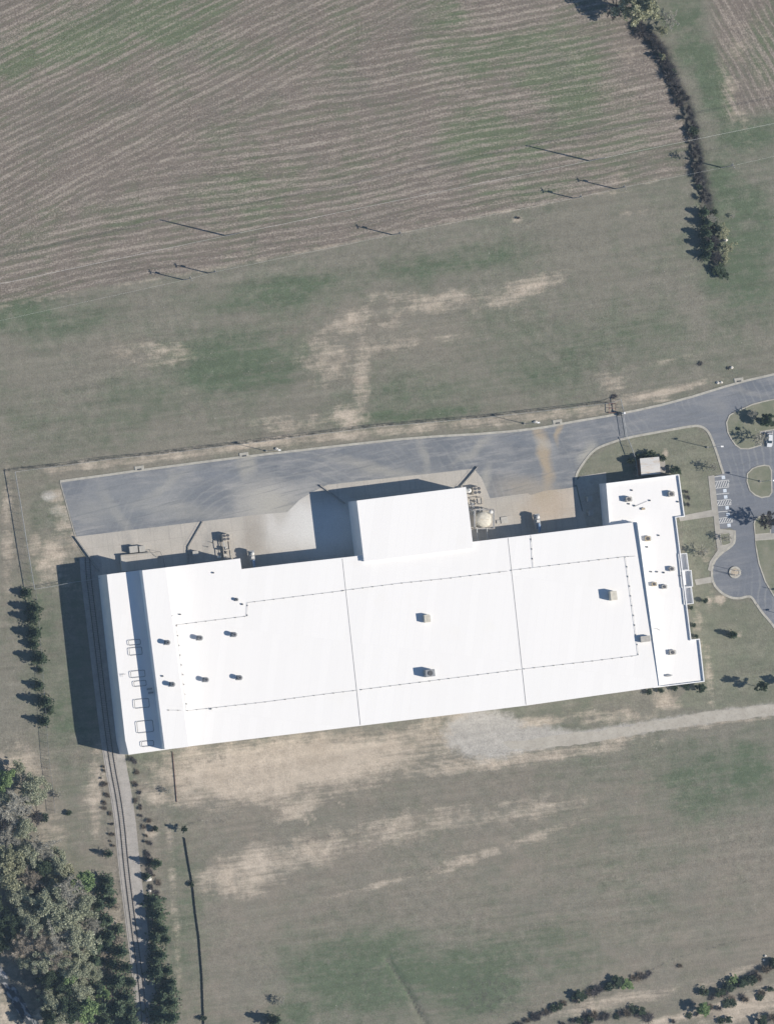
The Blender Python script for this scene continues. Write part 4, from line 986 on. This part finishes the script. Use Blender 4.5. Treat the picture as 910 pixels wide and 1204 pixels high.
# ------------------------------------------------------------------ VEHICLES
def car(px_, py_, rz, paint, label, length=4.8, width=1.85, pickup=False):
    t_ = thing('parked_car', label, 'car', G(px_,py_,.035), rz)
    L, W = length, width
    def loft(secs, name, mat):
        mb = MB(); k = 0
        for (x, w, z0, z1) in secs: mb.v += [(x,-w/2,z0),(x,w/2,z0),(x,w/2*.94,z1),(x,-w/2*.94,z1)]
        n = len(secs)
        for i in range(n-1):
            a = i*4; b = a+4
            mb.f += [(a,a+1,b+1,b),(a+1,a+2,b+2,b+1),(a+2,a+3,b+3,b+2),(a+3,a,b,b+3)]
        mb.f += [(0,3,2,1),((n-1)*4,(n-1)*4+1,(n-1)*4+2,(n-1)*4+3)]
        o = mb.build(name, mat, t_); m_ = o.modifiers.new('bevel','BEVEL'); m_.width = .06; m_.segments = 2; return o
    loft([(-L/2,W*.86,.35,.78),(-L/2+.15,W*.97,.25,.95),(-L*.2,W,.22,1.0),(L*.2,W,.22,1.0),(L/2-.6,W*.97,.22,.92),(L/2-.12,W*.9,.28,.75),(L/2,W*.8,.35,.62)],'body',paint)
    x0, x1 = (-L*.12, L*.24) if pickup else (-L*.44, L*.24)
    loft([(x0,W*.86,.98,1.02),(x0+.25,W*.8,.98,1.55),(x1-.85,W*.78,.98,1.6),(x1,W*.84,.98,1.02)],'window_band','glass')
    loft([(x0+.3,W*.74,1.54,1.60),(x0+.5,W*.76,1.56,1.67),(x1-1.1,W*.76,1.58,1.68),(x1-.9,W*.72,1.55,1.62)],'roof_panel',paint)
    for sx in (-L*.31, L*.31):
        for sy in (-1,1):
            w_ = MB().tube((sx,sy*(W/2-.24),.34),(sx,sy*(W/2+.01),.34),.34,n=18).build('wheel','tyre',t_)
            MB().tube((sx,sy*(W/2),.34),(sx,sy*(W/2+.03),.34),.2,n=14).build('rim','galv',w_)
    for sy in (-1,1):
        MB().box((L/2-.06,sy*W*.34,.66),(.12,.3,.14)).build('headlight','lamp',t_)
        MB().box((-L/2+.03,sy*W*.36,.76),(.1,.22,.18)).build('tail_light','lamp_red',t_)
        MB().box((x1-.35,sy*(W/2+.08),1.02),(.14,.18,.13)).build('mirror',paint,t_)
car(903.2,517.4,R(-92),'car_silver','silver car parked against the upper grass island', 4.9, 1.9)
car(910.5,614.5,R(178),'car_dark','dark car cut by the right edge beside the small island', 4.7, 1.9)

# ------------------------------------------------------------------ TREES AND PLANTS
def leafquad(v, f, c, s, r, flat=.0):
    a = Vector((r.gauss(0,1), r.gauss(0,1), r.gauss(0,1)*(1-flat)+flat*.2)).normalized(); b = a.orthogonal().normalized()
    ang = r.uniform(0, 6.28); b = (Matrix.Rotation(ang, 3, a) @ b); w = a.cross(b)*s*r.uniform(.5,.9); b = b*s
    k = len(v); v += [tuple(c-b-w*.3), tuple(c+w), tuple(c+b-w*.2), tuple(c-w)]; f.append((k,k+1,k+2,k+3))
def limbs(mb, base, h, spread, r, n, r0, start=.35, droop=0):
    tips = []
    top = Vector((r.uniform(-.3,.3), r.uniform(-.3,.3), h*.85))
    mb.tube(base, base.lerp(top,.5), r0, r0*.65, 7, False); mb.tube(base.lerp(top,.5), top, r0*.65, r0*.18, 6, False)
    for i in range(n):
        u = start+(1-start)*(i+.5)/n; p = base.lerp(top, u*.95); a = i*2.4+r.uniform(-.4,.4)
        rad = spread*r.uniform(.55,1.0)*math.sin(math.pi*min(1,.25+u*.75))**.6
        q = p+Vector((math.cos(a)*rad, math.sin(a)*rad, h*r.uniform(.08,.28)-droop))
        m = p.lerp(q,.5)+Vector((0,0,h*.03)); rr = r0*.38*(1-u*.5)
        mb.tube(p, m, rr, rr*.7, 5, False); mb.tube(m, q, rr*.7, rr*.25, 4, False); tips.append((p,m,q))
        for _ in range(3):
            s = m.lerp(q, r.uniform(0,.9)); e = s+Vector((r.gauss(0,1),r.gauss(0,1),r.uniform(.1,1)))*spread*.26
            mb.tube(s, e, rr*.35, rr*.12, 3, False); tips.append((s, s.lerp(e,.5), e))
    return tips
def mesh_of(v, f, name, mat):
    me = bpy.data.meshes.new(name); me.from_pydata(v, [], f); me.update(); me.materials.append(M[mat]); return me
PROTO = {}
def proto(kind, variant):
    """unit designs in metres; returns (trunk mesh, crown mesh, nominal height, nominal radius)"""
    key = (kind, variant)
    if key in PROTO: return PROTO[key]
    r = random.Random(hash(kind) % 1000 if False else sum(map(ord, kind))*13+variant*101)
    v, f = [], []; tr = MB(); barkm = 'bark'
    if kind in ('pine','conifer'):
        h, R0 = (9.0, 2.6) if kind == 'pine' else (6.0, 1.5)
        tr.tube((0,0,-.2),(0,0,h*.95),.18,.03,7,False)
        nw = 16 if kind == 'pine' else 14
        for i in range(nw):
            u = i/(nw-1); z = h*(.12+.84*u); rad = R0*((1-u)**.75)*(.75+.5*r.random())+.15
            nb = 7 if kind == 'pine' else 8
            for j in range(nb):
                a = j*2*math.pi/nb+i*.7+r.uniform(-.3,.3); L = rad*r.uniform(.5,1.25)
                tip = Vector((math.cos(a)*L, math.sin(a)*L, z-.12*L))
                tr.tube((0,0,z), tip, .035, .01, 3, False)
                for k in range(9 if kind == 'pine' else 7):
                    c = Vector((0,0,z)).lerp(tip, r.uniform(.25,1.05))+Vector((r.gauss(0,.16),r.gauss(0,.16),r.gauss(0,.14)))
                    leafquad(v, f, c, .30, r)
        mat = 'leaf_pine' if kind == 'pine' else 'leaf_dark'
    elif kind in ('pale','yellow','bright','oak'):
        h, R0 = 12.0, 4.6
        tips = limbs(tr, Vector((0,0,-.2)), h, R0, r, 13, .28, .3)
        cl = []
        for (p,m,q) in tips:
            if r.random() < .85: cl.append(q)
            if r.random() < .3: cl.append(m)
        dens = {'pale':95,'yellow':95,'bright':95,'oak':100}[kind]
        for c0 in cl:
            rad = r.uniform(.55,1.25)
            for _ in range(int(dens*rad)):
                d = Vector((r.gauss(0,1),r.gauss(0,1),r.gauss(0,.75))).normalized()*rad*r.random()**.45
                leafquad(v, f, c0+d, .27 if kind != 'pale' else .22, r)
        for c0 in cl:                                                # fine twigs between the leaves
            for _ in range(8):
                d = Vector((r.gauss(0,1),r.gauss(0,1),r.uniform(-.2,1))).normalized()*r.uniform(.6,1.5); s = c0; e = c0+d
                w = d.cross(Vector((r.gauss(0,1),r.gauss(0,1),r.gauss(0,1)))).normalized()*.035
                k = len(v); v += [tuple(s-w),tuple(s+w),tuple(e)]; f.append((k,k+1,k+2))
        mat = {'pale':'leaf_pale','yellow':'leaf_yellow','bright':'leaf_bright','oak':'leaf_dark'}[kind]
    elif kind in ('bare','tanbare','sparse','darkbare'):
        h, R0 = (11.0, 4.4) if kind != 'sparse' else (5.5, 2.0)
        tips = limbs(tr, Vector((0,0,-.2)), h, R0, r, 15, .25 if kind != 'sparse' else .12, .25)
        nt = 85 if kind != 'sparse' else 44
        for (p,m,q) in tips:
            for _ in range(nt):
                s = p.lerp(q, r.uniform(.35,1.0)); d = (Vector((r.gauss(0,.8),r.gauss(0,.8),r.uniform(-.1,1.1)))+(q-p).normalized()*.8).normalized()*r.uniform(.4,1.1)*(R0/4.4)
                e = s+d; w = d.cross(Vector((r.gauss(0,1),r.gauss(0,1),r.gauss(0,1)))).normalized()*(.07 if kind != 'sparse' else .03)
                k = len(v); v += [tuple(s-w),tuple(s+w),tuple(e)]; f.append((k,k+1,k+2))
        mat = {'bare':'twig_grey','tanbare':'twig_tan','sparse':'twig_grey','darkbare':'twig_dark'}[kind]; barkm = 'bark_pale' if kind in ('bare','tanbare') else 'bark'
    else:                                                             # bush kinds: 'bush','brush'
        h, R0 = 1.8, 1.3
        for i in range(9):
            a = r.uniform(0,6.28); q = Vector((math.cos(a)*R0*.6*r.random(), math.sin(a)*R0*.6*r.random(), h*r.uniform(.6,1)))
            tr.tube((0,0,-.1), q, .04, .012, 4, False)
            n_ = 40 if kind == 'bush' else 34
            rad = r.uniform(.4,.7)
            for _ in range(n_):
                d = Vector((r.gauss(0,1),r.gauss(0,1),r.gauss(0,.8))).normalized()*rad*r.random()**.5
                if kind == 'bush': leafquad(v, f, q*.8+d, .17, r)
                else:
                    s = q*.5; e = q*.8+d*1.4; w = (e-s).cross(Vector((r.gauss(0,1),r.gauss(0,1),r.gauss(0,1)))).normalized()*.045
                    k = len(v); v += [tuple(s-w),tuple(s+w),tuple(e)]; f.append((k,k+1,k+2))
        mat = {'bush':'leaf_bush','scrub':'twig_rust'}.get(kind,'twig_dark')
    tm_ = mesh_of(tr.v, tr.f, kind+'_trunk', barkm); cm = mesh_of(v, f, kind+'_crown', mat)
    zs = [p[2] for p in v]; xs_ = sorted(math.hypot(p[0],p[1]) for p in v)
    PROTO[key] = (tm_, cm, max(zs), xs_[int(len(xs_)*.93)]); return PROTO[key]
ORD = ['topmost','second','third','fourth','fifth','sixth','seventh','eighth','ninth','tenth','eleventh','twelfth','thirteenth','fourteenth','fifteenth','sixteenth','seventeenth','eighteenth','nineteenth','twentieth',
       'twenty-first','twenty-second','twenty-third','twenty-fourth','twenty-fifth','twenty-sixth','twenty-seventh','twenty-eighth','twenty-ninth','thirtieth','thirty-first','thirty-second','thirty-third','thirty-fourth','thirty-fifth','thirty-sixth','thirty-seventh','thirty-eighth','thirty-ninth','fortieth']+['forty-'+q for q in ('first','second','third','fourth','fifth','sixth','seventh','eighth','ninth')]+['fiftieth']+['fifty-'+q for q in ('first','second','third','fourth','fifth','sixth')]
NAMES = {'pine':'pine_tree','conifer':'conifer_tree','pale':'leafing_tree','yellow':'yellow_green_tree','bright':'bright_green_tree','oak':'evergreen_tree','bare':'bare_tree','tanbare':'bare_tree','sparse':'bare_tree','darkbare':'bare_tree','bush':'bush','brush':'bush','scrub':'bush'}
DESC = {'pine':'green pine','conifer':'small dark conifer','pale':'pale grey green leafing tree','yellow':'yellow green tree','bright':'bright green tree','oak':'dark green dense tree','bare':'grey bare tree','tanbare':'tan bare tree','sparse':'thin bare young tree','darkbare':'dark bare tree','bush':'dark green bush','brush':'bare dark bush','scrub':'rusty brown low bush'}
cnt = {}
def plant(kind, px_, py_, rpx, h, label, group=None, top=True):
    """px_,py_ = where the middle of the crown appears; rpx = crown radius"""
    cnt[kind] = cnt.get(kind, 0)+1; tm_, cm, H0, R0 = proto(kind, cnt[kind] % 3)
    g = P(px_, py_, h*.6) if top else G(px_,py_); g.z = 0
    s = rpx*S/R0; sz = h/H0
    isb = kind in ('bush','brush','scrub')
    t_ = thing(NAMES[kind], label, 'bush' if isb else 'tree', g, rnd.uniform(0,6.28), group)
    for nm, me in (('stem' if isb else 'trunk', tm_), ('foliage' if isb else 'crown', cm)):
        o = bpy.data.objects.new(nm, me); o.scale = (s*rnd.uniform(.93,1.07), s*rnd.uniform(.93,1.07), sz); link(o, t_)
    return t_
def stand(lst, where, group, top=True, jit=False):
    by = {}
    for e in sorted(lst, key=lambda e: (e[2], e[1])): by.setdefault(e[0], []).append(e)
    for kd, es in by.items():
        for i, (k, x, y, rp, h) in enumerate(es):
            if kd == 'pine' and jit: x += rnd.uniform(-3.5,3.5); y += rnd.uniform(-3,3); rp *= rnd.uniform(.8,1.35); h *= rnd.uniform(.75,1.2)
            lab = DESC[kd]+('' if len(es) == 1 else (', topmost such one,' if i == 0 else ', %s from the top,' % ORD[i]))+' '+where
            plant(k, x, y, rp, h, lab, group, top)
# the wood at the lower left
wood = [('bright',5,915,11,9),('pale',37,929,15,8),('bare',14,952,18,9),('pale',27,975,13,9),('bare',10,984,14,8),('darkbare',44,962,9,5),('yellow',10,1006,14,11),('yellow',9,1031,14,11),
    ('pale',34,1004,12,9),('bare',47,1000,13,9),('oak',50,1020,12,9),('pale',66,1014,12,8),('yellow',76,1026,9,9),('bright',99,1036,12,10),('yellow',61,1037,6,7),('bare',80,1053,17,11),('pale',97,1064,15,11),
    ('pale',57,1070,17,12),('pale',22,1052,11,8),('pale',80,1080,15,12),('oak',12,1080,15,9),('pale',66,1090,15,11),('tanbare',44,1108,17,12),('bare',68,1112,17,12),('pale',96,1104,15,11),('pale',85,1098,13,12),('pale',52,1133,12,11),
    ('tanbare',27,1112,16,11),('oak',16,1098,12,8),('bright',78,1150,12,9),('oak',74,1160,14,9),('pale',95,1164,13,9),('oak',83,1189,15,11),('pale',58,1176,12,9),('bright',104,1186,13,9),('pale',84,1140,13,11),('bare',108,1088,9,9),('oak',60,1200,13,9),('tanbare',62,1128,14,12),('pale',30,1078,12,9),('tanbare',36,1032,11,8),('oak',-6,1062,12,9),('oak',2,1112,11,8),('pale',100,1140,10,9),('darkbare',46,1050,11,7),('darkbare',4,968,12,7),('oak',56,1150,13,9)]
wood = [(k,x,y,r_*(1.22 if k in ('pale','yellow','bright','bare','tanbare') else 1.0),h) for k,x,y,r_,h in wood]+[('pale',22,905,9,6),('pale',4,940,10,7),('pale',40,1088,13,11),('pale',72,1132,12,11),('pale',28,1130,10,9),('pale',66,1044,10,8),('yellow',22,1020,10,8),('pale',112,1146,8,7),('pale',72,1196,10,9),('pale',48,1060,10,9),('bright',122,1168,8,7)]
stand(wood, 'in the left wood', 'trees of the lower left wood')
pw = [('pine',127,1003,5,4),('pine',129,1038,9,6),('pine',124,1046,8,5.5),('pine',133,1061,8,6),('pine',117,1066,8,6),('pine',118,1085,9,7),('pine',128,1081,9,6.5),('pine',141,1093,8,4),('pine',127,1098,9,7),('pine',145,1120,9,7),('pine',150,1137,9,8),
    ('pine',142,1153,11,8),('pine',154,1158,8,7),('pine',150,1171,10,8),('pine',118,1160,9,7.5),('pine',156,1186,9,8),('pine',142,1189,10,8),('pine',118,1186,10,8),('pine',153,1200,10,8),('pine',126,1202,9,8),('pine',116,1112,8,7),('pine',129,1112,7,6),('pine',135,1135,7,6),('pine',110,1130,8,7)]
stand(pw, 'on the left side of the railway', 'pines left of the railway', jit=True)
pe = [('pine',183,1017,6,6),('conifer',174,1031,4,3),('pine',186,1064,8,5.5),('pine',180,1060,5,4),('pine',187,1078,8,6),('pine',193,1091,8,6.5),('pine',186,1103,8,6.5),('pine',196,1106,5,5),('pine',193,1121,9,7),('pine',186,1128,8,6),('pine',197,1139,9,7),('pine',188,1146,8,7),
    ('pine',200,1152,8,7),('pine',203,1163,9,7.5),('pine',194,1170,9,7),('pine',206,1178,9,7.5),('pine',204,1195,10,8),('pine',191,1188,9,7),('pine',185,1202,8,7),('pine',181,1115,6,6),('pine',183,1090,6,6)]
stand(pe, 'on the right side of the railway', 'pines right of the railway', jit=True)
ub = [('tanbare',137,1066,5,2.5),('tanbare',139,1104,6,3),('tanbare',134,1128,6,3),('tanbare',133,1146,6,3),('tanbare',131,1172,6,3),('tanbare',136,1196,6,3),('tanbare',122,1120,6,3)]
stand(ub, 'between the pines left of the track', 'small tan bare trees between the pines')
# brush strips flanking the track
sb = [('scrub' if rnd.random()<.6 else 'brush',174+(y-960)*.1+rnd.uniform(-5,5),y+rnd.uniform(-4,4),rnd.uniform(2,5),rnd.uniform(.7,1.5)) for y in range(965,1062,6)]
stand(sb, 'right of the ballast', 'brush beside the ballast')
sb = [('scrub' if rnd.random()<.75 else 'brush',120+(y-900)*.13+rnd.uniform(-4,4),y+rnd.uniform(-4,4),rnd.uniform(1.5,4),rnd.uniform(.5,1.1)) for y in range(900,1000,6)]
stand(sb, 'left of the ballast', 'brush beside the ballast')
sb = [('scrub' if rnd.random()<.6 else 'brush',161+(y-930)*.12+rnd.uniform(-4,4),y+rnd.uniform(-4,4),rnd.uniform(1.5,4),rnd.uniform(.5,1.1)) for y in range(898,962,7)]
stand(sb, 'right of the track near the warehouse', 'brush beside the ballast')
# row of small conifers on the left
row = [('conifer',33,697.5,4.2,3.6),('conifer',43,716,5.5,5.6),('conifer',41,727,5.5,5.2),('conifer',43,745,5.5,5.0),('conifer',42,758,4.5,3.4),('conifer',49,774,6,5.6),('conifer',49,788,2.2,2.2),('conifer',48,806,4,3.8),('conifer',56,825,6,6.2),('conifer',60,835.5,3.8,1.6),('conifer',54,848,4.5,4.8)]
for i,(k,x,y,r_,h) in enumerate(row):
    r_ *= 1.3; h *= 1.12
    plant(k, x, y, r_, h, 'small dark conifer in the row left of the warehouse, %s of eleven from the top' % (ORD[i] if i else 'first'), 'row of conifers left of the warehouse')
for x,y,r_,h,l in [(217,975,3.8,4.2,'columnar dark shrub at the top end of the black silt fence'),(226,1040,3,1.4,'small bush astride the black silt fence'),(240,1198,3.5,1.8,'small bush at the lower end of the silt fence'),(82,956,3.5,1.5,'small green bush in the grass right of the wire fence'),(53,961,5,2.2,'dark green bush at the edge of the wood near the wire fence')]:
    plant('bush' if h<4 else 'oak', x, y, r_, h, l)
plant('sparse',197,930,5,2.6,'small bare bush near the rusty brown fence'); plant('sparse',70,935,6,2.5,'small bare bush right of the wire fence')
plant('bush',184,974,3.5,2.4,'dark green bush between railway and silt fence'); plant('sparse',330,1176,6,3,'small bare grey tree near the bottom edge'); plant('conifer',325,1200,7,7,'dark conifer at the bottom edge')
# ditch thicket
dl = [(748,28),(762,42),(778,60),(786,78),(790,95),(800,112),(808,130),(814,155),(818,180),(822,200),(826,220),(829,235)]
dt = []
for i in range(58):
    u = i/57*(len(dl)-1); j = min(int(u), len(dl)-2); a = u-j
    x = dl[j][0]*(1-a)+dl[j+1][0]*a+rnd.uniform(-5,5); y = dl[j][1]*(1-a)+dl[j+1][1]*a
    dt.append(('brush' if rnd.random() < .9 else 'bush', x, y, rnd.uniform(3.5,8.5) if y < 110 else rnd.uniform(2.6,5.6), rnd.uniform(1.2,3.2)))
stand(dt, 'in the ditch thicket', 'bushes of the ditch thicket')
plant('yellow',752,8,24,17,'large pale yellow green tree at the top edge above the ditch'); plant('darkbare',722,14,9,6,'dark bare tree left of the large pale tree at the top edge')
plant('yellow',778,36,6,5,'small yellow green bushy tree at the top of the ditch thicket'); plant('sparse',787,22,11,6,'thin bare tree right of the large pale tree'); plant('yellow',778,66,4,4,'tiny tan green tree inside the ditch thicket')
endt = [(k,x,y,r_,h*.8) for k,x,y,r_,h in [('pine',829,250,6,5.5),('pine',832,262,6,6.5),('bare',836,258,6,4),('pine',831,275,7,7),('pine',834,288,7,7),('pine',832,300,6,6),('darkbare',840,285,7,6),('darkbare',842,302,7,6),('yellow',850,272,8,5),('yellow',853,292,8,5.5),('yellow',852,305,5,4),('oak',845,316,9,3.2),('oak',851,322,6,3),('bush',840,250,4,3),('bush',842,268,5,3),('brush',834,268,6,3),('brush',836,292,6,3),('brush',828,262,5,3),('darkbare',833,281,7,5)]]
stand(endt, 'at the lower end of the ditch', 'trees at the lower end of the ditch')
plant('sparse',802,184,5,3,'thin bare bush left of the ditch by the crossing wire'); plant('brush',609,256,2.4,1.0,'small dark bush alone at the field edge'); plant('sparse',861,254,3,1.6,'tiny dark bush alone right of the ditch end')
plant('brush',722,466,3.5,.6,'dark green bush at the fence end near the gate'); plant('brush',823,428,3.5,.7,'dark low bush in the grass above the drive, left of two'); plant('brush',856,433,2,.8,'dark low bush in the grass above the drive, right of two')
# parking and lawn trees
plant('darkbare',902,613,11,8.2,'tall bare tree on the small island beside the dark car')
plant('sparse',853,633,6,4.5,'bare young tree on the tiny grass square')
plant('sparse',838,549,7,5,'bare young tree on the lawn above the parking bays')
plant('oak',901,494,9,6,'dense dark tree on the upper grass island'); plant('sparse',884,487,6,4,'bare tree behind the dense tree on the upper island')
plant('sparse',893,515,9,6.5,'bare young tree left of the silver car'); plant('bush',868,504,1.8,1,'tiny bush on the upper grass island'); plant('brush',912,498,4,2,'low bush on the upper island at the right edge')
plant('bush',826,651,2.2,1.0,'round bush on the lawn by the entrance, upper of two'); plant('sparse',826,649,7,4.8,'bare tree next to the office entrance'); plant('bush',829,706,3,2.4,'round bush on the lawn by the entrance, lower of two')
plant('conifer',863,746,4,4.5,'narrow dark tree alone on the lower right lawn'); plant('oak',896,807,6.5,9.0,'large dark evergreen at the lower right lawn'); plant('oak',927,802,6,6,'dark evergreen cut by the right edge')
plant('oak',824,809,6,3.6,'dark round evergreen at the lower right corner of the office')
plant('oak',795,553,6,2.8,'dark bush right of the outbuilding'); plant('bush',758,535.5,5,2.4,'dark hedge bush above the outbuilding, left one'); plant('bush',767,534.5,5,2.4,'dark hedge bush above the outbuilding, right one'); plant('bush',779,538,3.5,1.6,'low bush at the upper right corner of the outbuilding')
plant('bush',741,541,4,3.2,'added dark bush standing in for shadow left of the outbuilding fence'); plant('bush',749,537,3,2,'dark bush at the upper left corner of the outbuilding')  # first bush is added where only the outbuilding's shadow lies
for i,(x,y,r_) in enumerate([(806,578,3),(808,585,3.4),(807.5,593,3)]): plant('brush', x+1, y, r_, 1.4, 'bare shrub along the east office wall, %s of three' % ('upper','middle','lower')[i], 'shrubs along the office wall')
for i,(x,y) in enumerate([(763,813),(777,811),(793,809),(806,806.5)]): plant('bush', x, y, 3.4, 1.8, 'low shrub under the south office wall, %s of four' % ('first','second','third','fourth')[i], 'shrubs under the south office wall')
for i,(x,y) in enumerate([(813,715),(816,735),(818,748)]): plant('bush', x, y, 2.4, 1.2, 'low shrub below the entrance at the office wall, %s of three' % ('upper','middle','lower')[i], 'shrubs below the entrance')
plant('brush',155,893,4,1.5,'low bare bush at the lower left corner of the warehouse')
# hedgerow at the lower right
hr = [('oak',681,1171,8,4.5),('oak',657,1184,5,3),('brush',648,1188,5,1.8),('brush',640,1192,5,1.8),('brush',630,1196,5,1.8),('brush',620,1200,5,1.8),('brush',702,1165,9,3),('brush',695,1168,6,2),('bush',715,1160,5,3),('oak',727,1154,8,4),('bright',737,1158,7,3),('brush',752,1149,8,2.2),('brush',763,1144,5,1.4),
      ('oak',700,1193,6,4),('brush',690,1197,8,2),('brush',712,1194,7,3),('oak',737,1192,6,3.5),('bush',745,1187,5,2),('oak',754,1190,6,3.4),('brush',762,1198,8,2),('bright',826,1186,8,7),('oak',836,1184,6,3),('brush',799,1135,4,1.6),
      ('bush',828,1166,5,3),('oak',846,1166,7,4),('bush',856,1160,6,3),('bright',862,1152,6,2.5),('oak',872,1156,7,4),('bush',884,1154,6,3.2),('oak',893,1150,6,4),('oak',902,1140,7,5),('bush',912,1134,6,4),('oak',906,1163,4,2.5),('oak',856,1199,5,3),('bush',848,1200,4,2),('oak',896,1200,8,5),('oak',910,1196,8,5),('brush',872,1172,6,1.4),('brush',860,1176,6,1.4)]
hr = [(k if rnd.random()<.6 else 'scrub',x,y,r_*.9,h*.6) if k in ('oak','brush') else (k,x,y,r_,h*.7) for k,x,y,r_,h in hr]
for (xa,ya,xb,yb,nn) in [(605,1206,700,1166,16),(700,1166,760,1147,8),(660,1204,760,1190,12),(830,1178,912,1132,14),(790,1200,905,1165,10)]:
    for i in range(nn):
        u = (i+rnd.random())/nn; hr.append((rnd.choice(['brush','brush','bush','scrub']), xa+(xb-xa)*u+rnd.uniform(-2,2), ya+(yb-ya)*u+rnd.uniform(-3,3), rnd.uniform(2.5,5.5), rnd.uniform(.7,1.8)))
stand(hr, 'in the hedgerow at the lower right', 'trees and bushes of the lower right hedgerow')

# ------------------------------------------------------------------ AIR
def haze():
    x0,x1,y0,y1,z0,z1 = -1300, 400, -500, 500, -3, 3050
    mb = MB().box(((x0+x1)/2,(y0+y1)/2,(z0+z1)/2),(x1-x0,y1-y0,z1-z0))
    m = bpy.data.materials.new('haze'); m.use_nodes = True; n = m.node_tree.nodes; n.clear()
    out = n.new('ShaderNodeOutputMaterial'); pv = n.new('ShaderNodeVolumePrincipled')
    pv.inputs['Color'].default_value = (.58,.78,1,1); pv.inputs['Density'].default_value = 1.6e-5; pv.inputs['Anisotropy'].default_value = 0.0
    m.node_tree.links.new(pv.outputs[0], out.inputs['Volume'])
    o = mb.build('haze', m); tag(o, kind='stuff')
HAZE = True
if HAZE: haze()
# ------------------------------------------------------------------ CAMERA, LIGHT, WORLD
cam = bpy.data.cameras.new('camera'); co = link(bpy.data.objects.new('camera', cam)); scene.camera = co
co.location = CAM; co.rotation_euler = (0,0,0)
cam.sensor_fit = 'VERTICAL'; cam.sensor_height = 36; cam.sensor_width = 36
ext = 1204*S; cam.lens = 36*CAM.z/ext
cam.shift_x = -CAM.x/ext; cam.shift_y = -CAM.y/ext
cam.clip_start = 10; cam.clip_end = 30000
L = bpy.data.lights.new('sun', 'SUN'); lo = link(bpy.data.objects.new('sun', L))
L.energy = 5.0; L.angle = R(.55); L.color = (1.0,.925,.825)
dr = Vector((sd.x*math.cos(R(SUN_EL)), sd.y*math.cos(R(SUN_EL)), -math.sin(R(SUN_EL))))
lo.rotation_euler = dr.to_track_quat('-Z','Y').to_euler()
w = bpy.data.worlds.new('World'); scene.world = w; w.use_nodes = True
sky = w.node_tree.nodes.new('ShaderNodeTexSky'); sky.sky_type = 'NISHITA'; sky.sun_disc = False
sky.sun_elevation = R(SUN_EL); sky.sun_rotation = math.atan2(-sd.x, -sd.y); sky.dust_density = .0; sky.ozone_density = 4.0
bg = w.node_tree.nodes['Background']; bg.inputs[1].default_value = .075; w.node_tree.links.new(sky.outputs[0], bg.inputs[0])
scene.render.engine = 'CYCLES'
vs = scene.view_settings; vs.view_transform = 'Standard'; vs.look = 'None'; vs.gamma = 1; vs.exposure = .38; vs.use_curve_mapping = False
